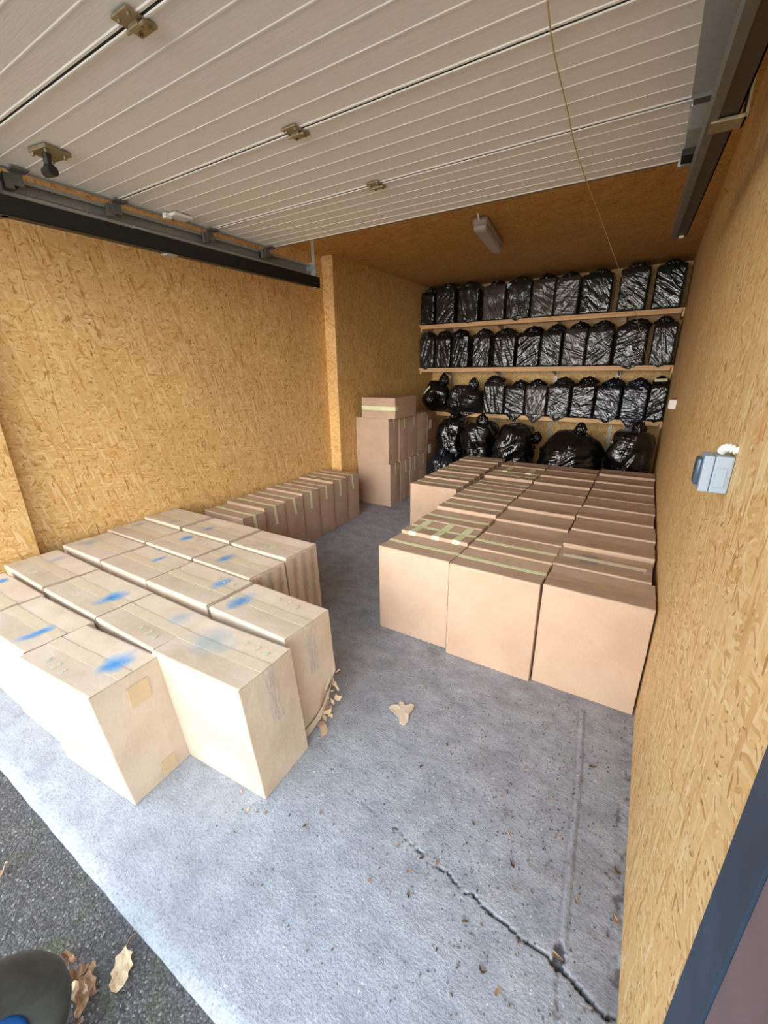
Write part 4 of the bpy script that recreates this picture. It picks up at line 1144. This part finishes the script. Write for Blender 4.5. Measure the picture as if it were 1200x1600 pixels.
bag(-1.03, -0.36, 5.08, 5.74, 0.0, 0.88, 'wide slumped black sack with a round knot, on the floor under the shelves', g, 607, 'bag_black', sackness=0.4, knot=(.08, 0.0), ksize=1.1)
bag(-0.29, 0.115, 5.06, 5.72, 0.0, 0.93, 'large black sack in the corner by the right wall', g, 608, 'bag_black', sackness=0.08, knot=(.06, 0.0), ksize=1.1, tape=(-.12, .82, .10, .01))

# ------------------------------------------------------------------ floor litter
def flake(name, pts2, z, mat, label, cat, group=None, curl=0.01, th=0.0015, rz=0.0, scale=1.0, loc=(0, 0)):
    """Thin curled leaf or scrap from an outline: fan of quads with curled height."""
    cx = sum(p[0] for p in pts2)/len(pts2); cy = sum(p[1] for p in pts2)/len(pts2)
    rings = [0.0, 0.35, 0.7, 1.0]; n = len(pts2)
    top = []; 
    for q in rings[1:]:
        for (px, py) in pts2:
            x, y = (px-cx)*q*scale, (py-cy)*q*scale
            hz = curl*(q*q)*(0.5+0.5*math.sin(math.atan2(y, x)*2+len(name)+loc[0]*40))+curl*.25*q*math.sin(x*220+y*150)*(1 if curl > .01 else .2)+0.0008*noise.noise(Vector((x*80, y*80, z)))
            top.append(Vector((x, y, hz)))
    cen = Vector((0, 0, 0.0))
    vs = [cen+Vector((0, 0, th))]+[p+Vector((0, 0, th)) for p in top]+[cen]+top
    M_ = 1+len(top); fs = []
    for i in range(n):
        fs.append((0, 1+i, 1+(i+1) % n)); fs.append((M_, M_+1+(i+1) % n, M_+1+i))
    for k in range(2):
        for i in range(n):
            a = 1+k*n+i; b = 1+k*n+(i+1) % n
            fs.append((a, a+n, b+n, b)); fs.append((M_+a, M_+b, M_+b+n, M_+a+n))
    for i in range(n):
        a = 1+2*n+i; b = 1+2*n+(i+1) % n
        fs.append((a, M_+a, M_+b, b))
    o = obj(name, vs, fs, mat, None, (loc[0], loc[1], z), (0, 0, rz), smooth=False)
    return tag(o, label, cat, group)
scrap = [(-.062, .02), (-.045, .038), (-.02, .040), (-.012, .062), (.008, .058), (.012, .036), (.040, .050), (.055, .040), (.048, .012), (.026, -.020), (.022, -.055), (.004, -.072), (-.016, -.060), (-.018, -.028), (-.040, -.006)]
flake('cardboard_scrap', scrap, 0.003, MAT['kraft_pale'], 'torn cardboard scrap lying alone on the bare concrete', 'scrap', curl=0.008, th=0.002, rz=0.55, scale=1.1, loc=(-.785, 1.425))
leafo = [(0, -.052), (.016, -.044), (.024, -.026), (.021, -.012), (.030, .004), (.022, .022), (.026, .034), (.012, .040), (.004, .054), (-.008, .044), (-.022, .038), (-.020, .020), (-.030, .006), (-.021, -.010), (-.025, -.028), (-.014, -.046)]
flake('dry_leaf', leafo, -.013, MAT['leaf_pale'], 'pale dry leaf with a curved stalk on the asphalt by the slab edge', 'leaf', curl=0.012, rz=0.9, scale=0.95, loc=(-1.018, .198))
MB().tube(spline([(0, .05, .003), (.01, .07, .006), (.035, .08, .004)], 5), .0012, 5).build('stalk', MAT['leaf_brown'], bpy.data.objects['dry_leaf'])
lf = [(-1.045, .118, .9, 'leaf_brown', .9, 'crumpled brown leaf in the leaf pile, right one', .9), (-1.085, .098, 2.2, 'leaf_pale', .85, 'crumpled pale leaf in the middle of the leaf pile', .8), (-1.105, .122, .3, 'leaf_brown', .75, 'curled brown leaf in the leaf pile, left one', .8),
      (-1.165, .132, 1.9, 'leaf_brown', .6, 'narrow orange brown curled leaf left of the pile', .5), (-1.085, .152, .7, 'leaf_pale', .4, 'small pale curled leaf above the pile', .5), (-1.01, .062, 2.6, 'leaf_brown', .7, 'orange brown leaf nearest the bottom of the pile', .6), (-.965, .075, 1.2, 'leaf_brown', .55, 'small brown leaf at the lower right of the pile', .6),
      (-1.62, .118, .4, 'leaf_pale', .5, 'pale leaf on the asphalt at the far left', .8)]
for (x, y, rz, mt, sc, lab, sq) in lf:
    flake('dry_leaf', [(p[0]*sq, p[1]) for p in leafo], -.012, MAT[mt], lab, 'leaf', 'dry leaves on the asphalt', curl=0.032, rz=rz, scale=sc, loc=(x, y))
bits = [(-.57, 1.20, 'leaf_dark', 1), (-.52, 1.36, 'leaf_green', 1.3), (-.14, 1.03, 'leaf_dark', 1.3), (-.14, .72, 'leaf_dark', 1.8), (-.43, .83, 'leaf_brown', 1), (-.36, .90, 'leaf_brown', 1.2), (-.03, 1.20, 'leaf_brown', 1.2), (-.24, 1.25, 'leaf_brown', 1), (.05, 1.57, 'leaf_dark', 1.6), (.06, 1.03, 'leaf_brown', 1.3), (-.19, 1.42, 'leaf_brown', 1.1), (.165, 1.19, 'leaf_dark', 1.6), (.17, 1.04, 'leaf_brown', 1.6),
        (-1.06, .69, 'leaf_pale', 1.3), (-.99, .72, 'leaf_brown', 1), (-.81, .83, 'leaf_brown', 1), (-1.14, .73, 'leaf_pale', .9), (-.83, .76, 'leaf_dark', .8), (-.09, .70, 'leaf_brown', 1.3), (-.41, .89, 'leaf_dark', 1), (-.53, .74, 'leaf_brown', 1.1), (-.40, .77, 'leaf_dark', 1), (-.30, 1.09, 'leaf_dark', 1), (-.50, .88, 'leaf_brown', .8), (-.08, 1.33, 'leaf_brown', 1), (.035, .86, 'leaf_brown', 1.4), (-.22, .80, 'leaf_dark', 1.2), (-.17, 1.12, 'leaf_brown', .9), (-.62, .98, 'leaf_dark', .8), (.0, 1.4, 'leaf_dark', .9)]
places = ['near the cardboard scrap', 'beside the long mortar seam', 'along the crack', 'by the right wall', 'in front of the pale boxes', 'on the bare concrete']
def region(x, y):
    if x > .12: return 'at the foot of the right wall'
    if x < -.7: return 'in front of the pale boxes'
    if x > -.06 and y > .9: return 'beside the mortar seam'
    if abs(y-.86) < .07: return 'by the jagged crack'
    if y < .86: return 'on the smooth concrete this side of the crack'
    return 'on the rough concrete between scrap and mortar seam'
groups_ = {}
for q_ in sorted(bits, key=lambda b: -b[1]): groups_.setdefault(region(q_[0], q_[1]), []).append(q_)
OR = ['farthest in', 'second farthest', 'third farthest', 'fourth farthest', 'fifth farthest', 'sixth farthest', 'seventh farthest', 'eighth farthest', 'ninth farthest', 'tenth farthest', 'nearest', 'nearest but one']
for i, (x, y, mt, sc) in enumerate(bits):
    r = random.Random(900+i)
    n = 7; o_ = [(math.cos(2*math.pi*k/n)*r.uniform(.35, 1)*.013, math.sin(2*math.pi*k/n)*r.uniform(.35, 1)*.006) for k in range(n)]
    flake('leaf_fragment', o_, 0.003, MAT[mt], '%s leaf fragment %s, %s' % ({'leaf_dark': 'dark', 'leaf_brown': 'brown', 'leaf_pale': 'pale', 'leaf_green': 'green'}[mt], region(x, y), OR[groups_[region(x, y)].index((x, y, mt, sc))]), 'leaf', 'small leaf fragments on the concrete', curl=0.006, rz=r.uniform(0, 3), scale=sc, loc=(x, y), th=.001)
mb = MB()
for i in range(420):
    r = random.Random(3000+i)
    if i < 300: x, y = r.gauss(-.12, .20), r.gauss(1.15, .30)
    else: x, y = r.uniform(-1.2, .15), r.uniform(.45, 1.9)
    if not(-1.3 < x < .17 and .4 < y < 1.93) or (x < -1.0 and y > .9): continue
    s = r.uniform(.0012, .0034); a = r.uniform(0, 3.14)
    dx, dy = math.cos(a)*s*2.2, math.sin(a)*s*2.2
    mb.add([(x-dx, y-dy, .0025), (x+dy*.4, y-dx*.4, .0028), (x+dx, y+dy, .0025), (x-dy*.4, y+dx*.4, .0028), (x, y, .0045+s*.5)], [(0, 1, 4), (1, 2, 4), (2, 3, 4), (3, 0, 4), (3, 2, 1, 0)])
tag(mb.build('floor_crumbs', MAT['leaf_dark']), 'tiny dark crumbs of dry leaf and grit on the concrete', 'debris', kind='stuff')

# ------------------------------------------------------------------ wheel at the near left
wh = empty('wheel', (-1.00, -0.115, -0.02)); tag(wh, 'dark worn tyre with a blue rim standing on the asphalt at the lower left', 'wheel')
def torus(R, r, n, k, ax=1.0):
    vs = []; fs = []
    for i in range(n):
        a = 2*math.pi*i/n
        for j in range(k):
            b = 2*math.pi*j/k
            rr = R+r*math.cos(b)
            vs.append(Vector((r*ax*math.sin(b), rr*math.cos(a), rr*math.sin(a))))
    for i in range(n):
        for j in range(k): fs.append((i*k+j, i*k+(j+1) % k, ((i+1) % n)*k+(j+1) % k, ((i+1) % n)*k+j))
    return vs, fs
wheel_rot = (0, 0.0, 0.12)
vs, fs = torus(0.172, 0.05, 48, 14, 1.1); obj('tyre', vs, fs, MAT['tyre'], wh, (0, 0, .205), wheel_rot, True)
vs, fs = torus(0.118, 0.014, 40, 8, 2.2); obj('rim', vs, fs, MAT['rim_blue'], wh, (0, 0, .205), wheel_rot, True)
MB().tube([(-.02, 0, 0), (-.012, 0, 0), (.012, 0, 0), (.02, 0, 0)], [.04, .11, .11, .04], 32).tube([(-.06, 0, 0), (.06, 0, 0)], .018, 14).build('hub', MAT['rim_blue'], wh, (0, 0, .205), wheel_rot, True)
